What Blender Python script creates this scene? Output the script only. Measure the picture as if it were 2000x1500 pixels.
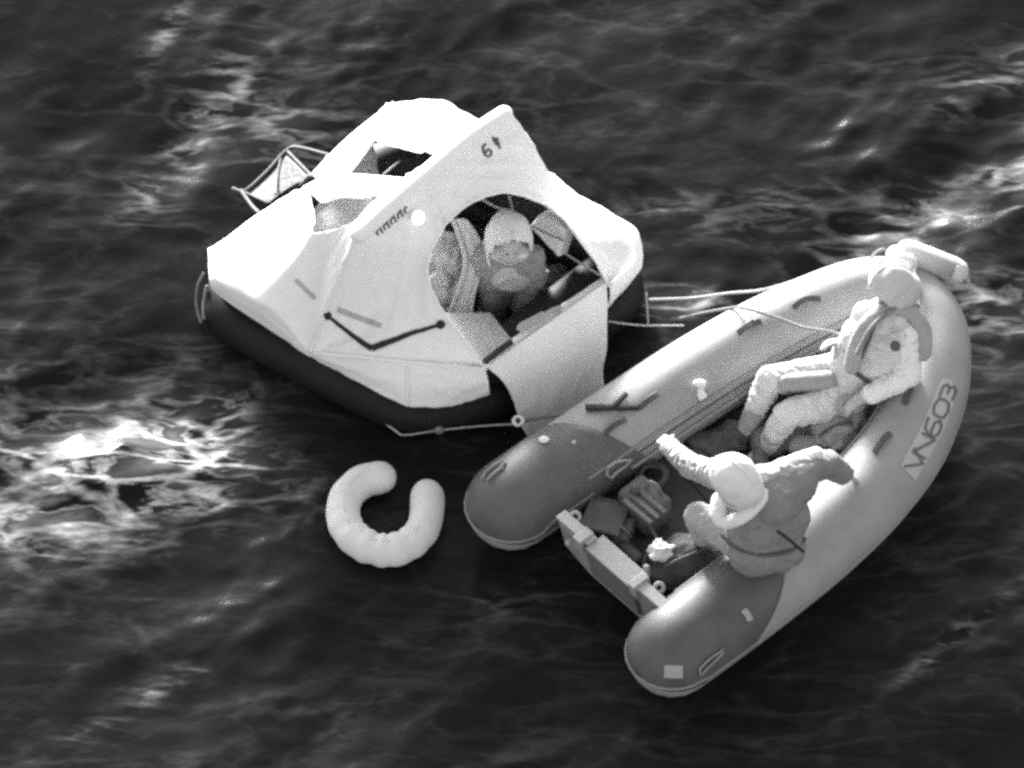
import bpy, bmesh, math, random
import numpy as np
from mathutils import Vector, Matrix, noise as mnoise
random.seed(7); np.random.seed(7)
R = math.radians
SC = bpy.context.scene
for o in list(bpy.data.objects): bpy.data.objects.remove(o)

# ------------------------------------------------------------------ camera
S = 340.0                       # photograph pixels per metre at the subject
CD = 300.0                      # slant range of the aircraft camera
cam = bpy.data.cameras.new('camera'); camo = bpy.data.objects.new('camera', cam)
SC.collection.objects.link(camo)
camo.location = (0, -0.6*CD, 0.8*CD)
camo.rotation_euler = (math.atan2(0.6, 0.8), 0, 0)
cam.sensor_width = 36.0
cam.lens = 36.0*CD/(2000.0/S)
cam.clip_start = 1.0; cam.clip_end = 9000
SC.camera = camo

# ------------------------------------------------------------------ light
SUN_EL, SUN_AZ = R(10), R(-16)          # azimuth from +y, negative = towards -x
L = Vector((math.sin(SUN_AZ)*math.cos(SUN_EL), math.cos(SUN_AZ)*math.cos(SUN_EL), math.sin(SUN_EL)))
w = bpy.data.worlds.new('World'); SC.world = w; w.use_nodes = True
nt = w.node_tree; nt.nodes.clear()
sky = nt.nodes.new('ShaderNodeTexSky'); sky.sky_type = 'NISHITA'; sky.sun_disc = False
sky.sun_elevation = SUN_EL; sky.sun_rotation = SUN_AZ
sky.dust_density = 3.0; sky.air_density = 1.0
bw = nt.nodes.new('ShaderNodeRGBToBW')           # monochrome sensor: light carries no hue
bg = nt.nodes.new('ShaderNodeBackground'); bg.inputs[1].default_value = 0.15
wo = nt.nodes.new('ShaderNodeOutputWorld')
nt.links.new(sky.outputs[0], bw.inputs[0]); nt.links.new(bw.outputs[0], bg.inputs[0]); nt.links.new(bg.outputs[0], wo.inputs[0])
sun = bpy.data.lights.new('sun', 'SUN'); sun.energy = 5.0; sun.angle = R(16); sun.color = (1, 1, 1)
suno = bpy.data.objects.new('sun', sun); SC.collection.objects.link(suno)
suno.rotation_euler = L.to_track_quat('Z', 'Y').to_euler(); suno.location = L*40
SC.view_settings.view_transform = 'Standard'; SC.view_settings.look = 'None'
SC.view_settings.exposure = 2.12; SC.view_settings.gamma = 1.0
SC.view_settings.use_curve_mapping = False
SC.render.filter_size = 2.0
SC.cycles.pixel_filter_type = 'BLACKMAN_HARRIS'; SC.cycles.filter_width = 3.0
SC.cycles.use_denoising = False; SC.cycles.use_adaptive_sampling = False

# ------------------------------------------------------------------ helpers
def P(u, v, z=0.0):
    """world point at height z, read from photograph coordinates"""
    return Vector(((u-1000)/S, ((750-v)/S - 0.6*z)/0.8, z))
def pix(p): return (1000+S*p[0], 750-S*(0.8*p[1]+0.6*p[2]))
def plane_from(a, b, c, d=None):
    n = (b-a).cross(c-a).normalized()
    return a, n
def on_plane(u, v, pl):
    a, n = pl
    p0 = P(u, v, 0); p1 = P(u, v, 1); d = p1-p0
    t = (a-p0).dot(n)/d.dot(n)
    return p0+d*t

def mat(name, val, rough=0.6, var=0.12, scale=6.0, bump=0.15, bscale=30.0, spec=0.5, fine=0.06, trans=0.0):
    m = bpy.data.materials.new(name); m.use_nodes = True
    t = m.node_tree; b = t.nodes['Principled BSDF']
    co = t.nodes.new('ShaderNodeTexCoord')
    n1 = t.nodes.new('ShaderNodeTexNoise'); n1.inputs['Scale'].default_value = scale; n1.inputs['Detail'].default_value = 6; n1.inputs['Roughness'].default_value = .6
    n2 = t.nodes.new('ShaderNodeTexNoise'); n2.inputs['Scale'].default_value = 90; n2.inputs['Detail'].default_value = 3
    t.links.new(co.outputs['Object'], n1.inputs[0]); t.links.new(co.outputs['Object'], n2.inputs[0])
    a = t.nodes.new('ShaderNodeMapRange'); a.inputs[1].default_value = .3; a.inputs[2].default_value = .7
    a.inputs[3].default_value = val*(1-var); a.inputs[4].default_value = val*(1+var)
    t.links.new(n1.outputs[0], a.inputs[0])
    c = t.nodes.new('ShaderNodeMapRange'); c.inputs[1].default_value = .3; c.inputs[2].default_value = .7
    c.inputs[3].default_value = 1-fine; c.inputs[4].default_value = 1+fine
    t.links.new(n2.outputs[0], c.inputs[0])
    mu = t.nodes.new('ShaderNodeMath'); mu.operation = 'MULTIPLY'
    t.links.new(a.outputs[0], mu.inputs[0]); t.links.new(c.outputs[0], mu.inputs[1])
    t.links.new(mu.outputs[0], b.inputs['Base Color'])
    b.inputs['Roughness'].default_value = rough
    b.inputs['Specular IOR Level'].default_value = spec
    if bump > 0:
        n3 = t.nodes.new('ShaderNodeTexNoise'); n3.inputs['Scale'].default_value = bscale; n3.inputs['Detail'].default_value = 4
        t.links.new(co.outputs['Object'], n3.inputs[0])
        bp = t.nodes.new('ShaderNodeBump'); bp.inputs['Strength'].default_value = bump; bp.inputs['Distance'].default_value = .02
        t.links.new(n3.outputs[0], bp.inputs['Height']); t.links.new(bp.outputs[0], b.inputs['Normal'])
    return m

M = {}
M['canopy'] = mat('canopy_fabric', .80, .75, .03, 3, .18, 9, .2, .02)
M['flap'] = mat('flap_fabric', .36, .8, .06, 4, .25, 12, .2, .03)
M['ramp'] = mat('ramp_fabric', .74, .75, .06, 4, .22, 10, .2, .03)
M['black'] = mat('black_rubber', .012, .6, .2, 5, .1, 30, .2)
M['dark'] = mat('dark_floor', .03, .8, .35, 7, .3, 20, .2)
M['strap'] = mat('black_webbing', .03, .8, .1, 9, .1, 60, .2)
M['ink'] = mat('printed_ink', .10, .8, .15, 12, 0, 10, .1)
M['paleink'] = mat('faded_ink', .42, .8, .15, 12, 0, 10, .1)
M['tube'] = mat('grey_hypalon', .285, .62, .09, 5, .06, 14, .3, .03)
M['patch'] = mat('dark_hypalon', .095, .55, .18, 6, .06, 14, .35, .04)
M['strake'] = mat('rub_strake', .24, .6, .08, 8, .05, 30, .3)
M['handle'] = mat('dark_handle', .07, .6, .1, 9, .05, 40, .3)
M['lightgrey'] = mat('light_grey_paint', .34, .5, .08, 6, .08, 30, .3)
M['transom'] = mat('transom_board', .30, .6, .12, 7, .1, 30, .3)
M['pad'] = mat('motor_pad', .15, .6, .12, 7, .1, 30, .3)
M['fender'] = mat('fender_vinyl', .5, .5, .05, 6, .04, 20, .3, .02)
M['survivor'] = mat('survivor_hood', .58, .75, .08, 10, .3, 26, .2, .05)
M['white'] = mat('white_plastic', .8, .5, .03, 6, .04, 20, .3, .02)
M['buoy'] = mat('buoy_cover', .66, .7, .05, 7, .15, 16, .2, .03)
M['rope'] = mat('pale_rope', .5, .85, .15, 40, .4, 200, .1)
M['greyrope'] = mat('grey_rope', .22, .85, .15, 40, .4, 200, .1)
M['suit'] = mat('pale_suit', .76, .75, .07, 9, .35, 26, .2, .04)
M['suit2'] = mat('grey_suit', .34, .75, .08, 9, .35, 26, .2, .04)
M['sternsuit'] = mat('worn_suit', .34, .75, .08, 9, .35, 26, .2, .04)
M['bowsuit'] = mat('grey_dry_suit', .60, .75, .08, 9, .35, 26, .2, .04)
M['vest'] = mat('grey_vest', .21, .8, .1, 10, .3, 30, .2, .05)
M['strap_shade'] = mat('webbing_and_shade', .085, .8, .1, 20, .1, 60, .2)  # dark webbing, also colours the painted shade line on the vest
M['vest2'] = mat('pale_vest', .33, .8, .1, 10, .3, 30, .2, .05)
M['hood'] = mat('hood_fabric', .50, .8, .08, 12, .3, 30, .2, .04)
M['whitehood'] = mat('white_hood', .68, .75, .05, 12, .25, 30, .2, .03)
M['skin'] = mat('skin', .38, .55, .06, 20, .05, 80, .35, .04)
M['boot'] = mat('dark_boot', .09, .6, .15, 12, .1, 40, .3)
M['bag'] = mat('grey_bag', .08, .8, .2, 9, .4, 22, .2, .06)
M['bag2'] = mat('mid_bag', .13, .8, .2, 9, .4, 22, .2, .06)
M['floor'] = mat('floor_board', .045, .65, .25, 8, .1, 30, .3, .06)
M['metal'] = mat('metal', .45, .35, .1, 10, .03, 40, .6)
M['web'] = mat('ladder_webbing', .11, .7, .1, 10, .1, 40, .2)

def tag(o, label=None, cat=None, group=None, kind=None):
    if label: o['label'] = label
    if cat: o['category'] = cat
    if group: o['group'] = group
    if kind: o['kind'] = kind
    return o
def thing(name, loc, label, cat, group=None):
    o = bpy.data.objects.new(name, None); SC.collection.objects.link(o)
    o.empty_display_size = .1; o.location = loc
    return tag(o, label, cat, group)
def obj(name, vf, m, parent=None, smooth=True, label=None):
    v, f = vf
    me = bpy.data.meshes.new(name)
    me.from_pydata([tuple(p) for p in v], [], [tuple(q) for q in f]); me.update()
    return link(name, me, m, parent, smooth, label)
def link(name, me, m, parent=None, smooth=True, label=None):
    bm = bmesh.new(); bm.from_mesh(me)
    bmesh.ops.recalc_face_normals(bm, faces=bm.faces); bm.to_mesh(me); bm.free()
    if smooth: me.polygons.foreach_set('use_smooth', [True]*len(me.polygons))
    o = bpy.data.objects.new(name, me); SC.collection.objects.link(o)
    if isinstance(m, (list, tuple)):
        for q in m: me.materials.append(q)
    elif m: me.materials.append(m)
    if parent:
        o.parent = parent
        # geometry is given in world space: cancel the ancestors' location
        base = Vector((0, 0, 0)); q = parent
        while q: base += q.location; q = q.parent
        o.location = -base
    if label: o['label'] = label
    return o
def join(*vfs):
    V, F = [], []
    for v, f in vfs:
        k = len(V); V += list(v); F += [tuple(i+k for i in q) for q in f]
    return V, F

def cr(pts, n=10, closed=False):
    """Catmull-Rom through the points"""
    pts = [np.array(p, float) for p in pts]; out = []; N = len(pts)
    segs = N if closed else N-1
    for i in range(segs):
        g = (lambda k: pts[k % N]) if closed else (lambda k: pts[min(max(k, 0), N-1)])
        p0, p1, p2, p3 = g(i-1), g(i), g(i+1), g(i+2)
        for j in range(n):
            t = j/n
            out.append(.5*((2*p1)+(-p0+p2)*t+(2*p0-5*p1+4*p2-p3)*t*t+(-p0+3*p1-3*p2+p3)*t**3))
    if not closed: out.append(pts[-1])
    return [Vector(p[:3]) if len(p) == 3 else p for p in out]
def frames(path, closed=False):
    N = len(path); fr = []
    prev = None
    for i, p in enumerate(path):
        a = path[(i-1) % N] if (closed or i > 0) else path[i]
        b = path[(i+1) % N] if (closed or i < N-1) else path[i]
        T = (b-a).normalized()
        if abs(T.z) < .97: s = T.cross(Vector((0, 0, 1))).normalized()
        else: s = prev if prev else Vector((1, 0, 0))
        s = (s - T*s.dot(T)).normalized()
        if prev and s.dot(prev) < 0 and not closed and abs(T.z) > .5: s = -s
        prev = s
        fr.append((T, s, s.cross(T).normalized()))
    return fr
def sweep(path, rad, nseg=12, closed=False, cap='round', fz=1.0):
    path = [Vector(p) for p in path]
    N = len(path)
    rad = [rad]*N if not hasattr(rad, '__len__') else list(rad)
    fr = frames(path, closed)
    rings = [(path[i], fr[i], rad[i]) for i in range(N)]
    if not closed and cap == 'round':
        T, s, u = fr[0]; r = rad[0]
        head = [(path[0]-T*r*math.sin(R(a)), fr[0], r*math.cos(R(a))) for a in (85, 70, 52, 35, 18)]
        T, s, u = fr[-1]; r = rad[-1]
        tail = [(path[-1]+T*r*math.sin(R(a)), fr[-1], r*math.cos(R(a))) for a in (18, 35, 52, 70, 85)]
        rings = head+rings+tail
    V, F = [], []
    for c, (T, s, u), r in rings:
        for k in range(nseg):
            a = 2*math.pi*k/nseg
            V.append(c+s*(r*math.cos(a))+u*(r*fz*math.sin(a)))
    n = len(rings)
    for i in range(n if closed else n-1):
        for k in range(nseg):
            a, b = i*nseg+k, i*nseg+(k+1) % nseg
            j = ((i+1) % n)*nseg
            F.append((a, b, j+(k+1) % nseg, j+k))
    if not closed:
        F.append(tuple(range(nseg-1, -1, -1))); F.append(tuple((n-1)*nseg+k for k in range(nseg)))
    return V, F
def rope(pts, r, n=8, nseg=6): return sweep(cr(pts, n), r, nseg)
def box(c, sx, sy, sz, rz=0, bev=.0, rot=None):
    bm = bmesh.new(); bmesh.ops.create_cube(bm, size=1)
    bmesh.ops.scale(bm, vec=(sx, sy, sz), verts=bm.verts)
    if bev: bmesh.ops.bevel(bm, geom=list(bm.edges), offset=bev, segments=2, profile=.6, affect='EDGES')
    m4 = Matrix.Translation(c) @ (rot.to_4x4() if rot else Matrix.Rotation(rz, 4, 'Z'))
    bmesh.ops.transform(bm, matrix=m4, verts=bm.verts)
    V = [v.co.copy() for v in bm.verts]; bm.verts.index_update()
    F = [tuple(v.index for v in f.verts) for f in bm.faces]; bm.free()
    return V, F
def prism(poly, up):
    """thick slab: polygon of world points, extruded along vector up"""
    n = len(poly); V = [Vector(p) for p in poly]+[Vector(p)+up for p in poly]
    F = [tuple(range(n-1, -1, -1)), tuple(range(n, 2*n))]
    F += [(i, (i+1) % n, n+(i+1) % n, n+i) for i in range(n)]
    return V, F
def bevelled(vf, off, seg=2):
    v, f = vf; me = bpy.data.meshes.new('tmp'); me.from_pydata([tuple(p) for p in v], [], f)
    bm = bmesh.new(); bm.from_mesh(me); bmesh.ops.recalc_face_normals(bm, faces=bm.faces)
    bmesh.ops.bevel(bm, geom=list(bm.edges), offset=off, segments=seg, profile=.6, affect='EDGES')
    bm.verts.index_update(); V = [q.co.copy() for q in bm.verts]; F = [tuple(q.index for q in g.verts) for g in bm.faces]
    bm.free(); bpy.data.meshes.remove(me); return V, F
def ellipsoid(c, rx, ry, rz, rot=None, nu=20, nv=14, lump=0, seed=0):
    V, F = [], []
    for i in range(nv+1):
        th = math.pi*i/nv
        for k in range(nu):
            ph = 2*math.pi*k/nu
            d = Vector((math.sin(th)*math.cos(ph), math.sin(th)*math.sin(ph), math.cos(th)))
            q = Vector((d.x*rx, d.y*ry, d.z*rz))
            if lump: q *= 1+lump*mnoise.noise(d*2.2+Vector((seed*7.1, seed*3.3, 0)))
            if rot: q = rot @ q
            V.append(Vector(c)+q)
    for i in range(nv):
        for k in range(nu):
            F.append((i*nu+k, i*nu+(k+1) % nu, (i+1)*nu+(k+1) % nu, (i+1)*nu+k))
    return V, F
def sheet_grid(rows, thick=.006):
    """rows: list of equal-length lists of world points -> thick cloth"""
    n, m = len(rows), len(rows[0]); V = [p for r in rows for p in r]; F = []
    for i in range(n-1):
        for k in range(m-1): F.append((i*m+k, i*m+k+1, (i+1)*m+k+1, (i+1)*m+k))
    return V, F
def mods(o, sub=0, thick=0, off=0.0):
    if sub:
        s = o.modifiers.new('s', 'SUBSURF'); s.levels = s.render_levels = sub; s.boundary_smooth = 'PRESERVE_CORNERS'
    if thick:
        s = o.modifiers.new('t', 'SOLIDIFY'); s.thickness = thick; s.offset = off
    return o
def evaluated(o):
    dg = bpy.context.evaluated_depsgraph_get(); dg.update()
    me = bpy.data.meshes.new_from_object(o.evaluated_get(dg)); return me
def fuse(vf, voxel=.009, it=5):
    """one continuous skin over overlapping closed shapes"""
    me = bpy.data.meshes.new('tmp'); me.from_pydata([tuple(p) for p in vf[0]], [], vf[1])
    bm = bmesh.new(); bm.from_mesh(me); bmesh.ops.recalc_face_normals(bm, faces=bm.faces); bm.to_mesh(me); bm.free()
    o = bpy.data.objects.new('tmp', me); SC.collection.objects.link(o)
    r = o.modifiers.new('r', 'REMESH'); r.mode = 'VOXEL'; r.voxel_size = voxel
    if it:
        s = o.modifiers.new('s', 'SMOOTH'); s.factor = .5; s.iterations = it
    out = evaluated(o); bpy.data.objects.remove(o)
    return out
def wrinkle(me, amp, sc, seed=0, keep=None, stretch=None):
    me.update(); st = Vector(stretch) if stretch else Vector((1, 1, 1))
    off = Vector((seed*3.7, seed, 0))
    cn = [(v.co.copy(), v.normal.copy()) for v in me.vertices]; out = []
    for c, n in cn:
        if not (keep and keep(c)):
            q = Vector((c.x*st.x, c.y*st.y, c.z*st.z))*sc+off
            q = q+Vector((mnoise.noise(q*.5), mnoise.noise(q*.5+Vector((9, 2, 1))), 0))*.8
            c = c+n*(amp*(.45*mnoise.noise(q)+.7*(.45-abs(mnoise.noise(q*1.6)))))
        out += [c.x, c.y, c.z]
    me.vertices.foreach_set('co', out); me.update()

# ------------------------------------------------------------------ sea
def grid_axis(lo, hi, d, far):
    a = list(np.arange(lo, hi+1e-6, d)); step = d; x = hi; up = []
    while x < far: step *= 1.22; x += step; up.append(x)
    step = d; x = lo; dn = []
    while x > -far: step *= 1.22; x -= step; dn.append(x)
    return np.array(dn[::-1]+a+up)
gx = grid_axis(-3.7, 3.7, .021, 4000); gy = grid_axis(-4.2, 4.2, .021, 4000)
X, Y = np.meshgrid(gx, gy)
rs = np.random.RandomState(11)
def blob(u, v, su, sv, ang=0):
    c = P(u, v, 0); a = R(ang); dx = (X-c.x); dy = (Y-c.y)
    p = dx*math.cos(a)+dy*math.sin(a); q = -dx*math.sin(a)+dy*math.cos(a)
    return np.exp(-(p/su)**2-(q/sv)**2)
calm = np.zeros_like(X)
for (u, v, su) in ((830, 540, 1.15), (1330, 900, .75), (1560, 900, .9), (755, 1000, .5)): calm = np.maximum(calm, blob(u, v, su, su))
churn = (blob(150, 880, .95, .55, 8)+blob(1800, 420, 1.3, .42, 38)+.6*blob(1330, 590, .5, .2, 10)+.7*blob(1990, 580, .5, .4)
         +.4*blob(370, 260, .2, .7, -25))
Zs = np.zeros_like(X); DX = np.zeros_like(X); DY = np.zeros_like(X)
fade = 1/(1+(np.hypot(X, Y)/9)**2)
for i in range(90):
    lam = .16*(14)**rs.rand(); k = 2*math.pi/lam
    th = R(120)+rs.randn()*.85
    amp = .0021*lam**1.15*(.6+.8*rs.rand())
    ph = rs.rand()*6.28
    damp = np.where(lam > 1.2, 1-.45*calm, 1-.75*calm)*(1+2.2*np.clip(churn, 0, 1))
    a = amp*damp*fade*(1 if lam > .1 else .6)
    f = k*(X*math.cos(th)+Y*math.sin(th))+ph
    Zs += a*np.cos(f); DX -= a*math.cos(th)*np.sin(f)*.8; DY -= a*math.sin(th)*np.sin(f)*.8
# short ripples running in diagonal bands, livelier in some patches than in others
band = np.zeros_like(X)
for i in range(14):
    lam = .7*(4)**rs.rand(); th = rs.rand()*6.28; k = 2*math.pi/lam
    band += np.cos(k*(X*math.cos(th)+Y*math.sin(th))+rs.rand()*6.28)
band = np.clip(.55+.16*band, .08, 1.4)*(1-.7*calm)*(1+.5*np.clip(churn, 0, 1))*np.clip(fade*1.3-.3, 0, 1)
for i in range(46):
    lam = .10*(4.5)**rs.rand(); k = 2*math.pi/lam
    th = R(128)+rs.randn()*.5
    a = .0155/k*(.5+rs.rand())*band
    f = k*(X*math.cos(th)+Y*math.sin(th))+rs.rand()*6.28+.9*np.sin(1.7*X+2.3*Y+i)
    Zs += a*np.cos(f); DX -= a*math.cos(th)*np.sin(f)*.8; DY -= a*math.sin(th)*np.sin(f)*.8
ny, nx = X.shape
co = np.stack([X+DX, Y+DY, Zs], -1).reshape(-1, 3)
idx = np.arange(nx*ny).reshape(ny, nx)
quads = np.stack([idx[:-1, :-1], idx[:-1, 1:], idx[1:, 1:], idx[1:, :-1]], -1).reshape(-1, 4)
me = bpy.data.meshes.new('sea')
me.vertices.add(len(co)); me.vertices.foreach_set('co', co.ravel())
me.loops.add(quads.size); me.loops.foreach_set('vertex_index', quads.ravel())
me.polygons.add(len(quads)); me.polygons.foreach_set('loop_start', np.arange(0, quads.size, 4)); me.polygons.foreach_set('loop_total', np.full(len(quads), 4))
me.polygons.foreach_set('use_smooth', [True]*len(quads)); me.update(); me.validate()
crest = (Zs-Zs.min())/(Zs.max()-Zs.min())
foam_glint = (.45*blob(110, 840, .9, .30, 4)+.3*blob(330, 880, .3, .3, 30)+.75*blob(150, 950, .7, .25, -5)+.6*blob(70, 1025, .6, .12, -8)+.65*blob(330, 870, .35, .28, 40)+.7*blob(60, 1010, .5, .2, -8)  # left patches: sky glints off wave facets, put in as pale colour
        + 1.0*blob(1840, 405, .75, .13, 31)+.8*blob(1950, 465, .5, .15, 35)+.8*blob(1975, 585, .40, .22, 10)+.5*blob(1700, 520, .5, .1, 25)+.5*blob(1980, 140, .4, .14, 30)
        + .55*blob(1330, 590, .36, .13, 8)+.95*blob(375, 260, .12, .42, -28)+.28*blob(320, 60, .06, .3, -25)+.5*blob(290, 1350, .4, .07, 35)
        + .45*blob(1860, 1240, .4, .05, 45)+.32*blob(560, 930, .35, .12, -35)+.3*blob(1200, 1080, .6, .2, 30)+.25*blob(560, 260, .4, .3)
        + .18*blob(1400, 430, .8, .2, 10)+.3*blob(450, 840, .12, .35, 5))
foam_glint = np.clip(foam_glint, 0, 1.1)
at = me.attributes.new('foam_glint_mask', 'FLOAT', 'POINT'); at.data.foreach_set('value', foam_glint.ravel().astype(np.float32))
sm = bpy.data.materials.new('sea_water'); sm.use_nodes = True
t = sm.node_tree; b = t.nodes['Principled BSDF']
co_ = t.nodes.new('ShaderNodeTexCoord')
def N(kind, **kw):
    n = t.nodes.new(kind)
    for k, v in kw.items(): n.inputs[k.replace('_', ' ')].default_value = v
    return n
def math_(op, a, b_=None):
    n = t.nodes.new('ShaderNodeMath'); n.operation = op
    for i, q in enumerate((a, b_)):
        if q is None: continue
        if hasattr(q, 'is_output'): t.links.new(q, n.inputs[i])
        else: n.inputs[i].default_value = q
    return n.outputs[0]
att = t.nodes.new('ShaderNodeAttribute'); att.attribute_name = 'foam_glint_mask'
mp = t.nodes.new('ShaderNodeMapping'); mp.inputs['Rotation'].default_value = (0, 0, R(-34)); mp.inputs['Scale'].default_value = (.55, 1.5, 1)
t.links.new(co_.outputs['Object'], mp.inputs[0])
warp = N('ShaderNodeTexNoise', Scale=2.2, Detail=3)
t.links.new(mp.outputs[0], warp.inputs[0])
wadd = t.nodes.new('ShaderNodeVectorMath'); wadd.operation = 'MULTIPLY_ADD'
t.links.new(warp.outputs['Color'], wadd.inputs[0]); wadd.inputs[1].default_value = (.55, .55, .55); t.links.new(mp.outputs[0], wadd.inputs[2])
def rng(x, a, b_, c, d, smooth=True):
    n = t.nodes.new('ShaderNodeMapRange'); n.interpolation_type = 'SMOOTHSTEP' if smooth else 'LINEAR'
    for k, q in zip((1, 2, 3, 4), (a, b_, c, d)): n.inputs[k].default_value = q
    t.links.new(x, n.inputs[0]); return n.outputs[0]
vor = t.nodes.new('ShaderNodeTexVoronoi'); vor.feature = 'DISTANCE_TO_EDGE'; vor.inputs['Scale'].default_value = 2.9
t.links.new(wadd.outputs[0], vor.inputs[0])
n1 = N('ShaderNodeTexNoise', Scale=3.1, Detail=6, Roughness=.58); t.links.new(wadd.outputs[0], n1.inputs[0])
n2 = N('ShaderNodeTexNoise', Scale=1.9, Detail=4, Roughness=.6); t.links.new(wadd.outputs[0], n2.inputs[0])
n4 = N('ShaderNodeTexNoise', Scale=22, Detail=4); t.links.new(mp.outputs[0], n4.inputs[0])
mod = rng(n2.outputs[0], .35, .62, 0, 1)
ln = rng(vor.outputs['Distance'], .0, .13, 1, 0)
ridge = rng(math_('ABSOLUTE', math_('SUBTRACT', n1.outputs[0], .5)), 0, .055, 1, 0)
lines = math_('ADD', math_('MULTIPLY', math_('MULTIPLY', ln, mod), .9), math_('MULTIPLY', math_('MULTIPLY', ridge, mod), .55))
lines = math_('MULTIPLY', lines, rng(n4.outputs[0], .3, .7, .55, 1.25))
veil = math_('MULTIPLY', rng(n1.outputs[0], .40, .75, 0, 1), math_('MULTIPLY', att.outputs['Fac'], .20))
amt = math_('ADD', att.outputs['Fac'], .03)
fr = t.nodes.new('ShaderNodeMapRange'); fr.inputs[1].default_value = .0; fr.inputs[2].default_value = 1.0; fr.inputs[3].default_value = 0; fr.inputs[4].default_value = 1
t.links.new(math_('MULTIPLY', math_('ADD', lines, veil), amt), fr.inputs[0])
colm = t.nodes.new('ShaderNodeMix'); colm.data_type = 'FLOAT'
colm.inputs[2].default_value = .010; colm.inputs[3].default_value = .46  # pale value shared by real foam and the painted glints
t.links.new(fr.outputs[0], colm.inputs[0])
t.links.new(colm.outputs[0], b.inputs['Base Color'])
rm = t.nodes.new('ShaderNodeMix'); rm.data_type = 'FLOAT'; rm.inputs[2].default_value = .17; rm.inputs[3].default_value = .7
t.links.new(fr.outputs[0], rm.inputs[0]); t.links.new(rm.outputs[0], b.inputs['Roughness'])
b.inputs['IOR'].default_value = 1.33; b.inputs['Specular IOR Level'].default_value = .09
b1 = N('ShaderNodeTexNoise', Scale=9, Detail=8, Roughness=.65)
mp2 = t.nodes.new('ShaderNodeMapping'); mp2.inputs['Rotation'].default_value = (0, 0, R(-30)); mp2.inputs['Scale'].default_value = (.9, 1.2, 1)
t.links.new(co_.outputs['Object'], mp2.inputs[0]); t.links.new(mp2.outputs[0], b1.inputs[0])
bp = t.nodes.new('ShaderNodeBump'); bp.inputs['Strength'].default_value = .10; bp.inputs['Distance'].default_value = .05
t.links.new(b1.outputs[0], bp.inputs['Height'])
b2_ = N('ShaderNodeTexNoise', Scale=110, Detail=2); t.links.new(co_.outputs['Object'], b2_.inputs[0])
bp2 = t.nodes.new('ShaderNodeBump'); bp2.inputs['Strength'].default_value = .15; bp2.inputs['Distance'].default_value = .004
t.links.new(b2_.outputs[0], bp2.inputs['Height']); t.links.new(bp.outputs[0], bp2.inputs['Normal']); t.links.new(bp2.outputs[0], b.inputs['Normal'])
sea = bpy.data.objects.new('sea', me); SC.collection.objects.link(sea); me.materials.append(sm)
tag(sea, 'dark choppy sea with pale foamy streaks and glints painted in at left', None, None, 'structure')

# ------------------------------------------------------------------ life raft
rc = P(830, 505, .5)
raft = thing('life_raft', (rc.x, rc.y, 0), 'white canopied life raft with a round entrance facing the grey boat', 'life raft')
RL, RR = P(692, 462, 1.32), P(1000, 216, 1.32)
D2, E2 = P(945, 712, .57), P(1186, 547, .57)
fp = plane_from((RL+RR)/2, D2, E2)
hole_f = [(945,712),(905,660),(868,610),(845,565),(838,525),(841,500),(848,480),(875,435),(910,403),(950,384),(985,377),(1025,383),(1065,402),(1082,416),(1100,432),(1135,475),(1165,515),(1186,547)]
out_f = [(951,718,.58),(880,718,.585),(800,710,.585),(700,698,.56),(604,690,.45),(646,575,.92),(692,462,1.32),(765,397,1.37),(840,332,1.38),(915,268,1.38),(970,221,1.36),(1000,216,1.30),(1046,282,.98),(1074,336,.63),(1124,378,.60),(1232,440,.60),(1246,507,.58),(1190,556,.58)]
skirt_f = {0:(962,772,.33),1:(880,797,.30),2:(795,799,.30),3:(700,748,.31),4:(601,694,.34),13:(1074,352,.42),14:(1122,394,.42),15:(1249,455,.45),16:(1256,527,.38),17:(1174,616,.30)}
rp = plane_from((RL+RR)/2, P(595, 360, .62), P(722, 270, .62))
hole_r = [(722,270),(758,284),(800,294),(850,300),(840,322),(828,334),(805,347),(775,358),(747,377),(724,398),(707,420),(690,438),(650,448),(628,452),(604,454),(618,430),(612,395),(598,363)]
out_r = [(716,246,.66),(748,202,.70),(862,194,.72),(938,243,.80),(1074,336,.63),(1046,282,.98),(1000,216,1.30),(970,221,1.36),(915,268,1.38),(840,332,1.38),(765,397,1.37),(692,462,1.32),(646,575,.92),(604,690,.45),(532,604,.71),(420,548,.58),(417,478,.60),(586,363,.62)]
skirt_r = {1:(745,215,.50),2:(868,208,.45),3:(945,250,.45),13:(601,694,.34),14:(512,636,.36),15:(409,566,.38),16:(408,490,.40)}
def canopy_half(hole, outer, skirt, pl, bulge):
    V, rows = [], []
    nr = 5
    for (hu, hv), (ou, ov, oz) in zip(hole, outer):
        a = on_plane(hu, hv, pl); b_ = P(ou, ov, oz)
        rows.append([a.lerp(b_, j/nr)-Vector((0, 0, bulge*math.sin(math.pi*j/nr))) for j in range(nr+1)])
    return rows
def canopy_mesh():
    bm = bmesh.new(); edges = []
    for hole, outer, skirt, pl, bu in ((hole_f, out_f, skirt_f, fp, .055), (hole_r, out_r, skirt_r, rp, .015)):
        rows = canopy_half(hole, outer, skirt, pl, bu)
        vs = [[bm.verts.new(p) for p in r] for r in rows]
        for i in range(len(vs)-1):
            for k in range(len(vs[0])-1):
                bm.faces.new((vs[i][k], vs[i+1][k], vs[i+1][k+1], vs[i][k+1]))
        sk = {i: (bm.verts.new((P(*rows_mid(outer[i], q))+Vector((0, 0, 0)))), bm.verts.new(P(*q))) for i, q in skirt.items()}
        for i in sk:
            if i+1 in sk:
                bm.faces.new((vs[i][-1], vs[i+1][-1], sk[i+1][0], sk[i][0]))
                bm.faces.new((sk[i][0], sk[i+1][0], sk[i+1][1], sk[i][1]))
    bmesh.ops.remove_doubles(bm, verts=bm.verts, dist=.004)
    me = bpy.data.meshes.new('canopy'); bm.to_mesh(me); bm.free(); return me
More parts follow.
